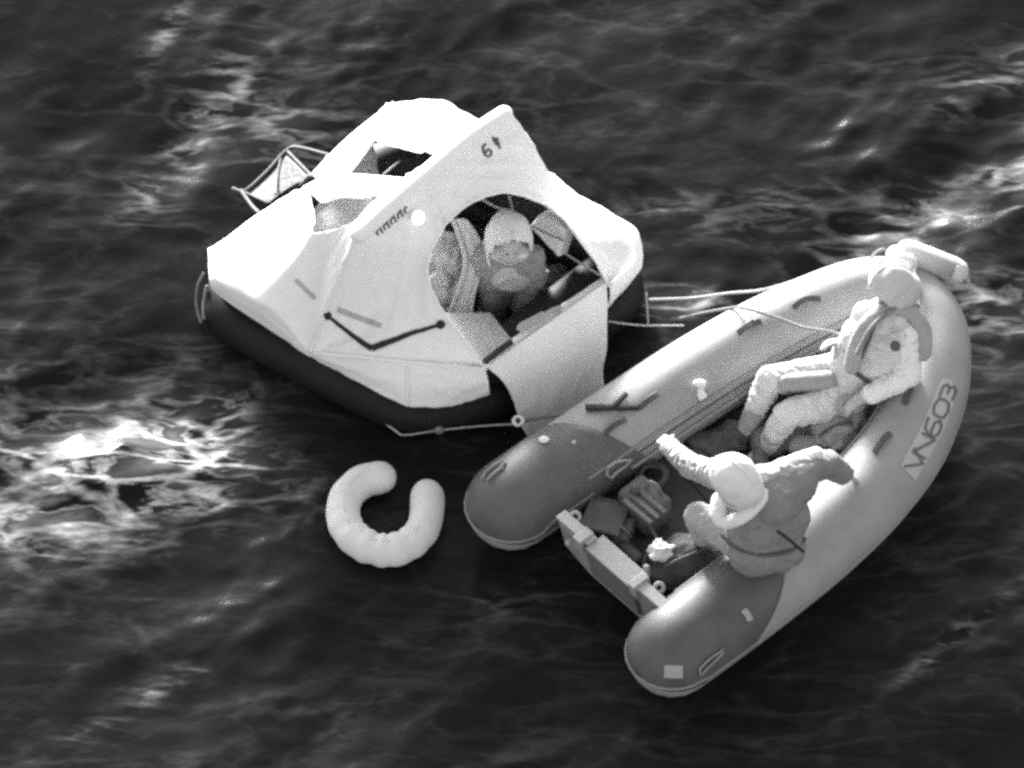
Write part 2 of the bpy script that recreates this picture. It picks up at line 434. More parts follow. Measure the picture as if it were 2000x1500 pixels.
def rows_mid(a, b):
    p = P(*a); q = P(*b); m = (p+q)/2; d = Vector((m.x-rc.x, m.y-rc.y, 0)).normalized()
    m = m+d*.02+Vector((0, 0, .015)); u, v = pix(m); return (u, v, m.z)
tmp = bpy.data.objects.new('tmp', canopy_mesh()); SC.collection.objects.link(tmp)
q_ = tmp.modifiers.new('s', 'SUBSURF'); q_.subdivision_type = 'SIMPLE'; q_.levels = q_.render_levels = 3
q_ = tmp.modifiers.new('m', 'SMOOTH'); q_.factor = .5; q_.iterations = 7
cme = evaluated(tmp); bpy.data.objects.remove(tmp)
cme.update()
def canopy_wrinkle(me):
    cn = [(v.co.copy(), v.normal.copy()) for v in me.vertices]; out = []
    corners = [P(951,718,.58), RL, P(604,690,.45), E2, RR, P(800,710,.58)]
    for c, nn in cn:
        for k_, q0 in enumerate(corners):
            dv = c-q0; l_ = dv.length
            if .03 < l_ < .75:
                an = math.atan2(dv.z, math.hypot(dv.x, dv.y))*2.2+math.atan2(dv.y, dv.x)
                c = c+nn*(.016*mnoise.noise(Vector((an*5.5, k_*7.3, l_*.8)))*math.exp(-l_/.35)*min(1, l_/.15))
        # folds that hang from the ridge towards the tubes
        a = math.atan2(c.y-rc.y, c.x-rc.x)
        q = Vector((a*5, c.z*1.1, 0))
        c = c+nn*min(1, max(.12, (c.z-.33)/.35))*(.015*mnoise.noise(q*1.6)+.010*mnoise.noise(Vector((a*14, c.z*2.2, 3)))+.006*mnoise.noise(Vector((a*32, c.z*3, 8)))+.005*mnoise.noise(c*6))
        out += [c.x, c.y, c.z]
    me.vertices.foreach_set('co', out); me.update()
canopy_wrinkle(cme)
canopy = link('canopy', cme, M['canopy'], raft)
obj('ridge_tube', sweep(cr([P(702,458,1.30), P(770,396,1.33), P(842,334,1.335), P(915,272,1.335), P(984,225,1.29)], 8), .054, 16), M['canopy'], raft)
mods(canopy, 0, .007, -1)

# buoyancy tubes
oct_o = [P(404,490,.42), P(406,572,.38), P(795,803,.30), P(964,777,.32), P(1257,532,.38), P(1252,455,.45), P(862,238,.45), P(735,250,.45)]
def oct_ring(z, inset):
    c = sum((Vector((p.x, p.y, 0)) for p in oct_o), Vector())/8
    pts = []
    for p in oct_o:
        d = Vector((p.x-c.x, p.y-c.y, 0)); pts.append(Vector((c.x, c.y, z))+d*(1-inset/d.length))
    for _ in range(3):
        q = []
        for i in range(len(pts)):
            a, b_ = pts[i], pts[(i+1) % len(pts)]
            q += [a.lerp(b_, .13), a.lerp(b_, .87)] if _ == 0 else [a.lerp(b_, .25), a.lerp(b_, .75)]
        pts = q
    return pts
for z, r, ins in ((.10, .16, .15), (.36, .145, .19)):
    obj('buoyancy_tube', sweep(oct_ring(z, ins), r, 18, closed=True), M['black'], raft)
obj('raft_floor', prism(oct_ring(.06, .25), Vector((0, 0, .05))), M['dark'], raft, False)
# black V strap across the side wall
strap_pts = [(640,615,.66),(690,655,.64),(730,682,.60),(790,662,.66),(862,633,.70)]
def canopy_hit(u, v, off=.006):
    """the point of the canopy seen at photograph position u,v"""
    o0 = P(u, v, 3.0); d = (P(u, v, 0)-o0).normalized()
    h = bvh.ray_cast(o0, d)
    return (h[0]+h[1]*off*(1 if h[1].dot(d) < 0 else -1)) if h[0] else P(u, v, .6)
from mathutils.bvhtree import BVHTree
bvh = BVHTree.FromPolygons([v.co for v in cme.vertices], [tuple(p.vertices) for p in cme.polygons])
def canopy_near(p):
    h = bvh.find_nearest(p); return h[0]
def ribbon(uv, wpx, th=.006, hit=None, n=8, wl=None):
    hit = hit or canopy_hit
    c = cr([(u, v, 0) for u, v in uv], n); rows = []
    for i, p in enumerate(c):
        a = c[max(i-1, 0)]; b_ = c[min(i+1, len(c)-1)]; d = (b_-a).normalized(); nn = Vector((-d.y, d.x, 0))
        ww = wpx if wl is None else wl(i/(len(c)-1))
        rows.append([hit(p.x+nn.x*ww*s, p.y+nn.y*ww*s) for s in (-.5, 0, .5)])
    return sheet_grid(rows)
def disc_on(u, v, rpx, hit=None, seg=14):
    hit = hit or canopy_hit
    V = [hit(u, v, .012)]+[hit(u+rpx*math.cos(6.283*k/seg), v+rpx*math.sin(6.283*k/seg), .007) for k in range(seg)]
    return V, [(0, 1+k, 1+(k+1) % seg) for k in range(seg)]
st = obj('strap', join(ribbon([(640,616),(665,636),(690,656),(712,672),(727,681)], 10, wl=lambda t: 5+7*t), ribbon([(727,681),(760,668),(800,652),(830,643),(862,633)], 10, wl=lambda t: 13-8*t)), M['strap'], raft)
mods(st, 0, .005, 1)
for u, v in ((640, 616), (861, 633)): mods(obj('strap_anchor', disc_on(u, v, 8), M['strap'], raft), 0, .006, 1)
for pts, w_ in (([(606,688),(624,640),(650,572),(690,478)], 7), ([(612,690),(700,697),(800,707),(880,714),(940,716)], 6), ([(796,716),(797,760),(796,792)], 6)):
    mods(obj('seam', ribbon(pts, w_, n=10, hit=lambda u, v: canopy_hit(u, v, .003)), M['canopy'], canopy), 0, .004, 1)
rim = cr([on_plane(u, v, fp) for u, v in hole_f], 6)
obj('entrance_binding', sweep([canopy_near(p) for p in rim], .008, 8), M['canopy'], canopy)
# canopy lamp, prints, patches
lamp_c = canopy_hit(806, 420, .055)
lm = mat('lamp_lens', .8, .4, .02, 6, 0, 20, .3, .02); lm.node_tree.nodes['Principled BSDF'].inputs['Emission Color'].default_value = (1, 1, 1, 1); lm.node_tree.nodes['Principled BSDF'].inputs['Emission Strength'].default_value = .25
lamp_o = obj('canopy_lamp', ellipsoid(lamp_c, .038, .038, .050), lm, raft)
obj('lamp_base', sweep([canopy_hit(806, 420, .0), canopy_hit(806, 420, .03)], .030, 14), M['white'], lamp_o)
# print along the ridge: a row of small dark characters (too small to read in the photograph)
STROKES = {
 'V': [[(0,1),(.5,0),(1,1)]], 'N': [[(0,0),(0,1),(1,0),(1,1)]],
 '6': [[(.9,1),(.3,.95),(.02,.6),(0,.25),(.25,0),(.75,0),(1,.25),(.75,.5),(.25,.5),(.03,.35)]],
 '0': [[(.5,1),(.08,.85),(0,.5),(.08,.15),(.5,0),(.92,.15),(1,.5),(.92,.85),(.5,1)]],
 '3': [[(0,1),(.8,1),(1,.75),(.8,.52),(.35,.52)],[(.8,.52),(1,.27),(.8,0),(0,0)]],
 'P': [[(0,0),(0,1),(.75,1),(1,.78),(.75,.55),(0,.55)]],
}
def glyph_px(ch, org, ux, uy, w_, hit, segn=4):
    """strokes of one character; ux,uy = pixel vectors of its width and height"""
    parts = []
    for s in STROKES[ch]:
        pts = []
        for i in range(len(s)-1):
            for j in range(segn):
                f = j/segn; pts.append((s[i][0]*(1-f)+s[i+1][0]*f, s[i][1]*(1-f)+s[i+1][1]*f))
        pts.append(s[-1])
        uv = [Vector((org[0]+ux[0]*a+uy[0]*b_, org[1]+ux[1]*a+uy[1]*b_, 0)) for a, b_ in pts]
        rows = []
        for i, p in enumerate(uv):
            a = uv[max(i-1, 0)]; b_ = uv[min(i+1, len(uv)-1)]; d = (b_-a).normalized(); nn = Vector((-d.y, d.x, 0))
            rows.append([hit(p.x+nn.x*w_*k, p.y+nn.y*w_*k) for k in (-.5, .5)])
        parts.append(sheet_grid(rows))
    return join(*parts)
obj('capacity_mark', glyph_px('6', (951, 309), (11, -9), (-12, -19), 4.5, lambda u, v: canopy_hit(u, v, .004)), M['ink'], canopy, False)
me_ = obj('arrow_mark', join(*[ribbon(q, w_, n=3, hit=lambda u, v: canopy_hit(u, v, .004)) for q, w_ in (([(961,268),(977,291)], 4), ([(962,274),(973,274)], 9), ([(966,281),(976,282)], 6))]), M['ink'], canopy, False)
row = []
for k in range(9):
    f = k/8; u, v = 737+54*f, 455-42*f
    row.append(ribbon([(u-3, v-8), (u+1, v+1), (u+4, v+6)] if k % 2 else [(u+3, v-9), (u-1, v-1), (u+3, v+5)], 4, n=3, hit=lambda a, b_: canopy_hit(a, b_, .004)))
obj('serial_print', join(*row), M['ink'], canopy, False)
for q, w_, n_ in (([(660,604),(700,620),(745,637)], 10, 6), ([(578,546),(598,566),(617,584)], 8, 5)):
    obj('faded_print', ribbon(q, w_, n=n_, hit=lambda u, v: canopy_hit(u, v, .004)), M['paleink'], canopy, False)
# sill, boarding ramp
sill = obj('sill_tube', sweep(cr([P(948,712,.50), P(1065,630,.50), P(1186,549,.50)], 8), .035, 10), M['ramp'], raft)
ramp_rows = []
nn_ = 22
left = cr([P(950,716,.545), P(985,748,.42), P(1006,790,.25), P(1020,835,.10), P(1045,868,-.04)], 6)
right = cr([P(1185,549,.545), P(1186,610,.42), P(1184,680,.25), P(1178,735,.12), P(1190,800,-.06)], 6)
for i in range(nn_+1):
    f = i/nn_; j = f*(len(left)-1); a = int(min(j, len(left)-2)); a_ = left[a].lerp(left[a+1], j-a); b_ = right[a].lerp(right[a+1], j-a)
    r_ = []
    for k in range(31):
        g = k/30; p = a_.lerp(b_, g); d = Vector((.56, -.83, .25))
        p = p+d*(.035*math.sin(math.pi*g)*math.sin(math.pi*min(f*1.1, 1))+.02*mnoise.noise(Vector((g*5+f*2.5, f*1.2, 1)))*f+.010*mnoise.noise(Vector((g*14+f*5, f*2.0, 5)))*min(1, f*2))
        r_.append(p)
    ramp_rows.append(r_)
mods(obj('boarding_ramp', sheet_grid(ramp_rows), M['ramp'], raft), 1, .008, -1)
mods(obj('sill_strap', ribbon([(946,708),(972,688),(1000,668)], 11, hit=lambda u, v, o=0: P(u, v, .575)), M['strap'], raft), 0, .01, 1)
# inner side flap that hangs at the left of the entrance, and the inner fold of the ramp
def cloth_poly(pl, pr_, n=14, m=12, amp=.012, seed=0, push=Vector((.3, -.5, .4))):
    rows = []
    L_ = cr(pl, 8); R_ = cr(pr_, 8)
    for i in range(n+1):
        f = i/n; a = L_[int(f*(len(L_)-1))]; b_ = R_[int(f*(len(R_)-1))]
        rows.append([a.lerp(b_, k/m)+push*amp*2*mnoise.noise(Vector((k/m*4, f*1.5, seed))) for k in range(m+1)])
    return sheet_grid(rows)
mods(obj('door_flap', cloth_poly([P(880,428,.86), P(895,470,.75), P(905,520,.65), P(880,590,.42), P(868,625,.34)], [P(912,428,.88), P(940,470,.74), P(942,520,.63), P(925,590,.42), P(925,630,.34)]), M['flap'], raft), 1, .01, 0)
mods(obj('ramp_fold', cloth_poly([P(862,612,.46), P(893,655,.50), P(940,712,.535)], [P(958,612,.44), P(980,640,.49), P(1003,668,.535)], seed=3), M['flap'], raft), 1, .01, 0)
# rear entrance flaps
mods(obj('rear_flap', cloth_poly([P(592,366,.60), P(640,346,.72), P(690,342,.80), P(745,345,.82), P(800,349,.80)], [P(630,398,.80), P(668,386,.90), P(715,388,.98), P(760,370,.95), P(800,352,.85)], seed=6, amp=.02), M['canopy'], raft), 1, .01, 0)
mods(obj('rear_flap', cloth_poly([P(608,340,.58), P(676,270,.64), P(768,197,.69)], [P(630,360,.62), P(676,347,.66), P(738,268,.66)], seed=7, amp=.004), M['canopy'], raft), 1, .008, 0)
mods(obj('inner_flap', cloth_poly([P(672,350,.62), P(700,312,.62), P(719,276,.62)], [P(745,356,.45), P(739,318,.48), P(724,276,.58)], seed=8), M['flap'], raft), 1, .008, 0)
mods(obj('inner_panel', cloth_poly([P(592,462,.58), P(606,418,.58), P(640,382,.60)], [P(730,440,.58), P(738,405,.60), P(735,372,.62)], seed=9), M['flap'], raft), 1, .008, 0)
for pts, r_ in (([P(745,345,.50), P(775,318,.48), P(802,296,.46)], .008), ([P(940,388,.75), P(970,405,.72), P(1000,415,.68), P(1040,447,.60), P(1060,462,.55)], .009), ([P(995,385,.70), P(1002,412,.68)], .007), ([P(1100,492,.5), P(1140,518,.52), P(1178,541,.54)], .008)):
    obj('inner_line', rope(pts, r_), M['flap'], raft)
# outer life line
for pts, r_ in (([P(560,682,.20)+Vector((-.02,-.02,0)), P(600,711,.17), P(700,787,.11), P(783,849,.06)], .0065), ([P(783,849,.06), P(800,849,.06), P(860,840,.10), P(940,832,.14), P(1010,828,.18)], .005),
                ([P(1262,572,.30), P(1264,605,.20), P(1266,634,.1)], .0055), ([P(1188,628,.25), P(1225,633,.2), P(1266,636,.12), P(1335,636,.05)], .0055)):
    obj('lifeline', rope(pts, r_), M['rope'], raft)
for u, v, z in ((603, 712, .17), (858, 840, .10)): obj('line_patch', ellipsoid(P(u, v, z), .03, .02, .03), M['vest'], raft)
for pts, r_ in (([P(397,535,.30), P(385,560,.22), P(383,595,.08), P(392,630,0)], .009), ([P(404,560,.2), P(398,600,.05), P(400,640,-.03)], .012)):
    obj('ballast_line', rope(pts, r_), M['greyrope'], raft)
# rear boarding ladder: frame of webbing tubes floating behind
lad = obj('boarding_ladder', rope([P(455,368,.10), P(478,372,.12), P(520,335,.14), P(560,292,.16), P(585,288,.2), P(640,302,.3)], .013, 6), M['web'], raft)
for pts, r_, n_ in (([P(470,372,.12), P(490,400,.2), P(505,415,.28)], .012, 4), ([P(560,294,.16), P(610,345,.35)], .010, 4), ([P(548,304,.15), P(540,350,.2), P(538,378,.3)], .008, 4),
    ([P(640,302,.3), P(630,325,.35), P(628,345,.4)], .012, 4), ([P(475,374,.12), P(520,395,.2)], .008, 4), ([P(590,360,.4), P(605,345,.42), P(628,350,.45)], .02, 5)):
    obj('rung', rope(pts, r_, n_), M['web'], lad)
net = cloth_poly([P(483,378,.12), P(522,340,.13), P(556,300,.15)], [P(520,400,.2), P(560,370,.25), P(606,345,.33)], seed=12)
wm = mat('wet_webbing', .03, .6, .5, 14, .3, 30, .3)
mods(obj('ladder_web', net, wm, lad), 1, .004, 0)

# ------------------------------------------------------------------ inflatable boat
bpath_px = [(1000,985,.30),(1090,923,.30),(1200,848,.30),(1340,756,.31),(1480,672,.34),(1600,612,.38),(1690,578,.43),(1760,577,.46),(1803,612,.47),(1820,665,.45),(1811,760,.42),(1765,868,.38),(1690,965,.35),(1590,1058,.32),(1490,1138,.30),(1400,1206,.30),(1312,1270,.30)]
brad = [.262,.262,.262,.26,.25,.235,.22,.205,.20,.205,.22,.24,.252,.26,.262,.262,.262]
full = cr([(*P(*q), r) for q, r in zip(bpath_px, brad)], 10)
bp_ = [Vector(q[:3]) for q in full]; br = [float(q[3]) for q in full]
bfr = frames(bp_)
boat_o = Vector((1.2, -.6, 0))
boat = thing('inflatable_boat', boat_o, 'grey inflatable boat with dark stern patches and two crew in pale suits', 'boat')
# s = outward sideways direction for this path order (port stern -> bow -> starboard stern)
cen = sum(bp_, Vector())/len(bp_)
SGN = 1 if (bp_[5]-cen).dot(bfr[5][1]) > 0 else -1
def bsurf(i, th, off=0.0):
    """point on the boat tube at fractional path index i; th=0 outward, 90 top, 180 inward"""
    i = min(max(i, 0), len(bp_)-1.001); k = int(i); f = i-k
    p = bp_[k].lerp(bp_[k+1], f); s = (bfr[k][1].lerp(bfr[k+1][1], f)).normalized()*SGN; r = br[k]*(1-f)+br[k+1]*f+off
    T = (bp_[k+1]-bp_[k]).normalized(); u = Vector((0, 0, 1)); u = (u-T*u.dot(T)).normalized()
    a = R(th); return p+s*(r*math.cos(a))+u*(r*math.sin(a))
tube_vf = sweep(bp_, br, 40)
tube = obj('hull_tube', tube_vf, M['tube'], boat)
tbvh = BVHTree.FromPolygons(tube_vf[0], tube_vf[1])
def tube_hit(u, v, off=.004):
    o0 = P(u, v, 3.0); d = (P(u, v, 0)-o0).normalized(); h = tbvh.ray_cast(o0, d)
    if not h[0]: return P(u, v, .3)
    return h[0]+(h[1] if h[1].dot(d) < 0 else -h[1])*off
# dark stern patches, wrapped round the tube ends
def stern_patch(end):
    V, F = [], []; nth = 36; rings = []
    T, s0, u0 = bfr[0] if end == 0 else bfr[-1]
    c0 = bp_[0] if end == 0 else bp_[-1]; r0 = .266
    sgn = -1 if end == 0 else 1
    out = s0*SGN
    th0, th1 = -8, 188
    for a in (88, 75, 60, 45, 30, 15):
        rings.append([c0+T*sgn*r0*math.sin(R(a))+(out*math.cos(R(th0+(th1-th0)*k/nth))+u0*math.sin(R(th0+(th1-th0)*k/nth)))*r0*math.cos(R(a)) for k in range(nth+1)])
    n = 16
    for j in range(n+1):
        rr = []
        for k in range(nth+1):
            th = th0+(th1-th0)*k/nth
            lim = (9.0+12.0*(th/180)) if end == 0 else (11.5+9*math.sin(R(max(0, min(180, th))))**1.0+5.5*(th/180))
            i = lim*j/n
            if end: i = len(bp_)-1-i
            rr.append(bsurf(i, th, .005))
        rings.append(rr)
    for r_ in rings: V += r_
    m = nth+1
    for i in range(len(rings)-1):
        for k in range(nth): F.append((i*m+k, i*m+k+1, (i+1)*m+k+1, (i+1)*m+k))
    return V, F
for e in (0, 1): mods(obj('stern_patch', stern_patch(e), M['patch'], boat), 0, .003, 1)
# rub strake round the outside and round both tube ends
def strake():
    pts = []
    T, s, u = bfr[0]; o = s*SGN; c = bp_[0]
    for a in range(0, 100, 12): pass
    for d_ in (.5, .3, .12): pts.append(bsurf(d_*22, 172, .004))
    for a in range(180, -1, -15): pts.append(c-T*(.268*math.sin(R(a)))+o*(.268*math.cos(R(a)))+Vector((0, 0, .0)))
    for i in range(2, len(bp_)-2, 3): pts.append(bsurf(i, -4, .004))
    T, s, u = bfr[-1]; o = s*SGN; c = bp_[-1]
    for a in range(0, 181, 15): pts.append(c+T*(.268*math.sin(R(a)))+o*(.268*math.cos(R(a))))
    for d_ in (.12, .3, .5): pts.append(bsurf(len(bp_)-1-d_*22, 172, .004))
    return pts
obj('rub_strake', sweep(strake(), .009, 8), M['strake'], boat)
# floor: separate boards between the tubes
def bline(i): p = bp_[int(i)]; return p
n_b = len(bp_)-1
fracs = [(9, 9), (24, 24), (40, 36), (56, 52), (70, 66)]
for (a0, b0), (a1, b1) in zip(fracs[:-1], fracs[1:]):
    A, B, C_, D_ = bp_[a0], bp_[a1], bp_[n_b-b1], bp_[n_b-b0]
    q = []
    for p in (A, B, C_, D_): q.append(Vector((p.x, p.y, .13+.10*max(0, (a0-30)/60))))
    cc = sum(q, Vector())/4
    q = [cc+(p-cc)*.988 for p in q]
    obj('floor_board', prism(q, Vector((0, 0, .025))), M['floor'], boat, False)
# transom
ta, tb = P(1092, 1004, .50), P(1300, 1187, .50)
ax = (tb-ta).normalized(); fw = Vector((0, 0, 1)).cross(ax).normalized()
if fw.dot(bp_[20]-bp_[0]) < 0: fw = -fw
Lt = (tb-ta).length
def tz(s, f, z): # along, forward, height -> world, raked
    return ta+ax*s+fw*(f-.10*(.5-z)/.5*-1.0)+Vector((0, 0, z-.5))
prof = [(0, .50), (.12*Lt, .50), (.30*Lt, .47), (.72*Lt, .47), (.86*Lt, .50), (Lt, .50), (Lt, .16), (.8*Lt, .05), (.2*Lt, .05), (0, .16)]
V0 = [tz(s, -.02, z) for s, z in prof]; V1 = [tz(s, .03, z) for s, z in prof]; n = len(prof)
tr = obj('transom', bevelled((V0+V1, [tuple(range(n)), tuple(range(2*n-1, n-1, -1))]+[(i, (i+1) % n, n+(i+1) % n, n+i) for i in range(n)]), .006), M['transom'], boat, False)
def slab(s0, s1, z0, z1, f0, f1, rake=True):
    q = [tz(s0, f0, z0), tz(s1, f0, z0), tz(s1, f0, z1), tz(s0, f0, z1), tz(s0, f1, z0), tz(s1, f1, z0), tz(s1, f1, z1), tz(s0, f1, z1)]
    return bevelled((q, [(0,1,2,3),(7,6,5,4),(0,4,5,1),(1,5,6,2),(2,6,7,3),(3,7,4,0)]), .005)
obj('motor_pad', slab(.28*Lt, .72*Lt, .16, .47, -.045, -.02), M['pad'], tr, False)
obj('inner_pad', slab(.32*Lt, .70*Lt, .20, .49, .03, .085), M['lightgrey'], tr, False)
obj('top_cap', slab(.005*Lt, .30*Lt, .49, .515, -.03, .045), M['lightgrey'], tr, False)
obj('top_cap', slab(.72*Lt, .995*Lt, .49, .515, -.03, .045), M['lightgrey'], tr, False)
obj('top_cap', slab(.30*Lt, .72*Lt, .475, .495, -.05, .09), M['lightgrey'], tr, False)
obj('clamp_block', slab(.20*Lt, .27*Lt, .40, .53, -.06, .05), M['lightgrey'], tr, False)
obj('clamp_block', slab(.70*Lt, .76*Lt, .40, .53, -.05, .07), M['lightgrey'], tr, False)
def ring(c, r, t_, axn, m, parent, name):
    e1 = axn.orthogonal().normalized(); e2 = axn.cross(e1)
    return obj(name, sweep([c+e1*r*math.cos(a*.3927)+e2*r*math.sin(a*.3927) for a in range(16)], t_, 8, closed=True), m, parent)
V_ = Vector((0, -.6, .8))
for u, v, z in ((1123, 1008, .50), (1286, 1146, .50)): ring(P(u, v, z), .026, .012, (V_+Vector((.2,.1,0))).normalized(), M['lightgrey'], tr, 'eye_bolt')
obj('drain_plug', sweep([P(1262,1120,.40), P(1261,1108,.45)], .022, 10), M['lightgrey'], tr)
obj('drain_plug', sweep([P(1122,1050,.38)-fw*.05, P(1122,1050,.38)-fw*.03], .02, 10), M['lightgrey'], tr)
# light seams / grab lines along the inside of each tube
def inner_line(i0, i1, th, off=.006, step=3): return [bsurf(i, th, off) for i in range(i0, i1, step)]
g1 = obj('grab_line', sweep(inner_line(11, 66, 148), .008, 8), M['strake'], boat)
obj('grab_line', sweep(inner_line(n_b-58, n_b-6, 150), .009, 8), M['strake'], boat)
obj('seam_tape', sweep(inner_line(12, 62, 158, .004), .006, 6), M['patch'], boat)
obj('inner_seam', sweep([bsurf(i, 172, .01) for i in range(18, 64, 3)], .011, 6), M['tube'], boat)
# dark grab handles on the tubes (loop straps)
def loop_handle(pts, wpx, name='grab_handle', m=None, lift=.02):
    c = cr([(u, v, 0) for u, v in pts], 6); rows = []
    for i, p in enumerate(c):
        a = c[max(i-1, 0)]; b_ = c[min(i+1, len(c)-1)]; d = (b_-a).normalized(); nn = Vector((-d.y, d.x, 0)); f = i/(len(c)-1)
        rows.append([tube_hit(p.x+nn.x*wpx*s, p.y+nn.y*wpx*s, .004+lift*math.sin(math.pi*f)) for s in (-.5, -.2, .2, .5)])
    return mods(obj(name, sheet_grid(rows), m or M['handle'], boat), 1, .008, 1)
for pts in ([(1549,602),(1572,588),(1600,585)], [(1441,652),(1463,638),(1485,630)], [(1182,846),(1202,830),(1219,820)], [(1248,798),(1265,784),(1283,770)], [(1706,886),(1722,866),(1736,848)], [(1764,790),(1776,765),(1784,735)]):
    loop_handle(pts, 11)
# black mooring strap over the port tube
mods(obj('mooring_strap', join(ribbon([(1145,800),(1195,799),(1246,798)], 11, hit=lambda u, v: tube_hit(u, v, .012)), ribbon([(1195,799),(1212,784),(1224,772)], 9, hit=lambda u, v: tube_hit(u, v, .014))), M['strap'], boat), 0, .008, 1)
# stern details
mods(obj('data_label', ribbon([(1296,1306),(1313,1307),(1331,1307)], 24, hit=lambda u, v: tube_hit(u, v, .011)), M['lightgrey'], boat, False), 0, .003, 1)
obj('carry_handle', sweep([tube_hit(u, v, .022) for u, v in ((1362,1310),(1361,1300),(1372,1288),(1388,1276),(1400,1268),(1405,1264),(1406,1270),(1392,1283),(1376,1298),(1366,1309))], .008, 8), M['strake'], boat)
obj('carry_handle', sweep([tube_hit(u, v, .022) for u, v in ((948,938),(951,928),(965,916),(980,908),(988,905),(984,914),(966,930),(955,940))], .008, 8), M['strake'], boat)
mods(obj('valve_patch', ribbon([(1447,1188),(1455,1198),(1460,1209)], 13, hit=lambda u, v: tube_hit(u, v, .014)), M['lightgrey'], boat), 0, .006, 1)
obj('towing_eye', ellipsoid(tube_hit(1063, 862, .015), .03, .022, .02), M['white'], boat)
obj('air_valve', ellipsoid(tube_hit(1120, 865, .008), .014, .014, .01), M['lightgrey'], boat)
oar = obj('rowlock', join(sweep([tube_hit(1367, 768, -.01), tube_hit(1365, 752, .05)], .02, 10), ellipsoid(tube_hit(1360, 752, .055), .04, .022, .022), box(tube_hit(1369, 772, .0), .05, .05, .03, .6, .008)), M['white'], boat)
obj('rowlock', join(sweep([tube_hit(1472, 630, -.01), tube_hit(1471, 626, .04)], .014, 10), ellipsoid(tube_hit(1470, 622, .03), .03, .016, .016)), M['white'], boat)
obj('oar_loop', sweep([tube_hit(u, v, .02) for u, v in ((1180,925),(1182,912),(1198,900),(1216,897),(1228,894),(1218,907),(1202,918),(1188,930))], .011, 8, closed=True), M['tube'], boat)
# registration panel
nd = obj('name_panel', sheet_grid([[tube_hit(u, v, .0045) for u, v in [(a[0]+(b_[0]-a[0])*k/6, a[1]+(b_[1]-a[1])*k/6) for k in range(7)]] for a, b_ in
     [((1755,908),(1784,938)), ((1765,890),(1798,915)), ((1785,855),(1822,875)), ((1802,820),(1842,835)), ((1818,782),(1858,794)), ((1828,756),(1864,766)), ((1838,738),(1856,742))]]), mat('panel_paint', .40, .7, .05, 8, .03, 30, .2), boat)
mods(nd, 2)
GL = []
lay = [('V', (1771,912), (20,-36)), ('N', (1787,884), (19,-37)), ('6', (1807,845), (14,-32)), ('0', (1824,809), (13,-33)), ('3', (1838,771), (10,-25))]
ups = {'V': (-15,-8), 'N': (-17,-9)}
glyph = []
for ch, org, ux in lay:
    perp = Vector((-.90*30, -.43*30)) if ch != '3' else Vector((-.94*26, -.3*26))
    org2 = (org[0]+18, org[1]+12)
    glyph.append(glyph_px(ch, org2, ux, perp, 4.2, lambda u, v: tube_hit(u, v, .009), 6))
obj('lettering', join(*glyph), mat('letter_ink', .13, .8, .1, 12, 0, 10, .1), nd, False)

# ------------------------------------------------------------------ horseshoe buoy
hp = [(742,932),(706,942),(678,970),(671,1006),(684,1040),(715,1065),(755,1074),(795,1064),(823,1038),(834,1004),(835,968)]
hb = thing('horseshoe_buoy', P(755, 1005, .05), 'pale horseshoe lifebuoy floating alone on dark water below the raft', 'lifebuoy')
path = cr([P(u, v, .09) for u, v in hp], 8)
hm_ = sweep(path, .098, 28, fz=.95)
me = bpy.data.meshes.new('cover'); me.from_pydata([tuple(p) for p in hm_[0]], [], hm_[1])
me.update(); fr_ = me
# gathers of the cover around the outer bend
pc = [np.array(p) for p in path]
nrm = [v.normal.copy() for v in me.vertices]
for v in me.vertices:
    d = [(v.co.x-p[0])**2+(v.co.y-p[1])**2 for p in pc]; i = int(np.argmin(d)); s = i/len(pc)
    v.co += nrm[v.index]*(.006*math.sin(i*1.05)*math.exp(-((s-.55)/.2)**2)+.005*mnoise.noise(v.co*9)-.006*math.exp(-((s-.62)/.012)**2)-.006*math.exp(-((s-.46)/.012)**2))
cov = link('cover', me, M['buoy'], hb)
obj('seam', sweep([p+Vector((0, 0, .092)) for p in path[4:-4]], .0022, 6), M['buoy'], hb)

# ------------------------------------------------------------------ bow fender and pouch
fd = thing('fender', P(1815, 515, .6), 'white cylindrical fender lying over the bow of the grey boat', 'fender')
obj('fender_body', sweep([P(1772,492,.66), P(1780,495,.66), P(1862,527,.58), P(1868,530,.58)], [.070, .074, .074, .070], 24), M['fender'], fd)
obj('fender_lanyard', rope([P(1868,530,.62), P(1885,540,.55), P(1895,560,.35)], .008), M['rope'], fd)
pouch = thing('canvas_pouch', P(1770, 545, .7), 'bright white canvas bag at the bow between hood and fender', 'bag')
pm = fuse(join(ellipsoid(P(1762,520,.74), .085, .06, .10, lump=.2, seed=2), ellipsoid(P(1778,560,.70), .06, .07, .10, lump=.25, seed=3), ellipsoid(P(1750,500,.70), .06, .05, .07), sweep([P(1782,580,.66), P(1797,600,.62)], .022, 10)), .010, 4)
wrinkle(pm, .01, 14, 2); link('bag_body', pm, M['whitehood'], pouch)
obj('bag_cord', rope([P(1775,500,.72), P(1786,540,.80), P(1792,585,.68), P(1800,612,.60)], .008), M['rope'], pouch)
bl = thing('bow_line', P(1720, 495, .6), 'thin frayed grey line hanging over the port bow beside the white bag', 'rope')
obj('line', rope([P(1700,505,.68), P(1712,492,.66), P(1726,487,.62), P(1738,496,.62), P(1755,500,.66)], .009), M['greyrope'], bl)

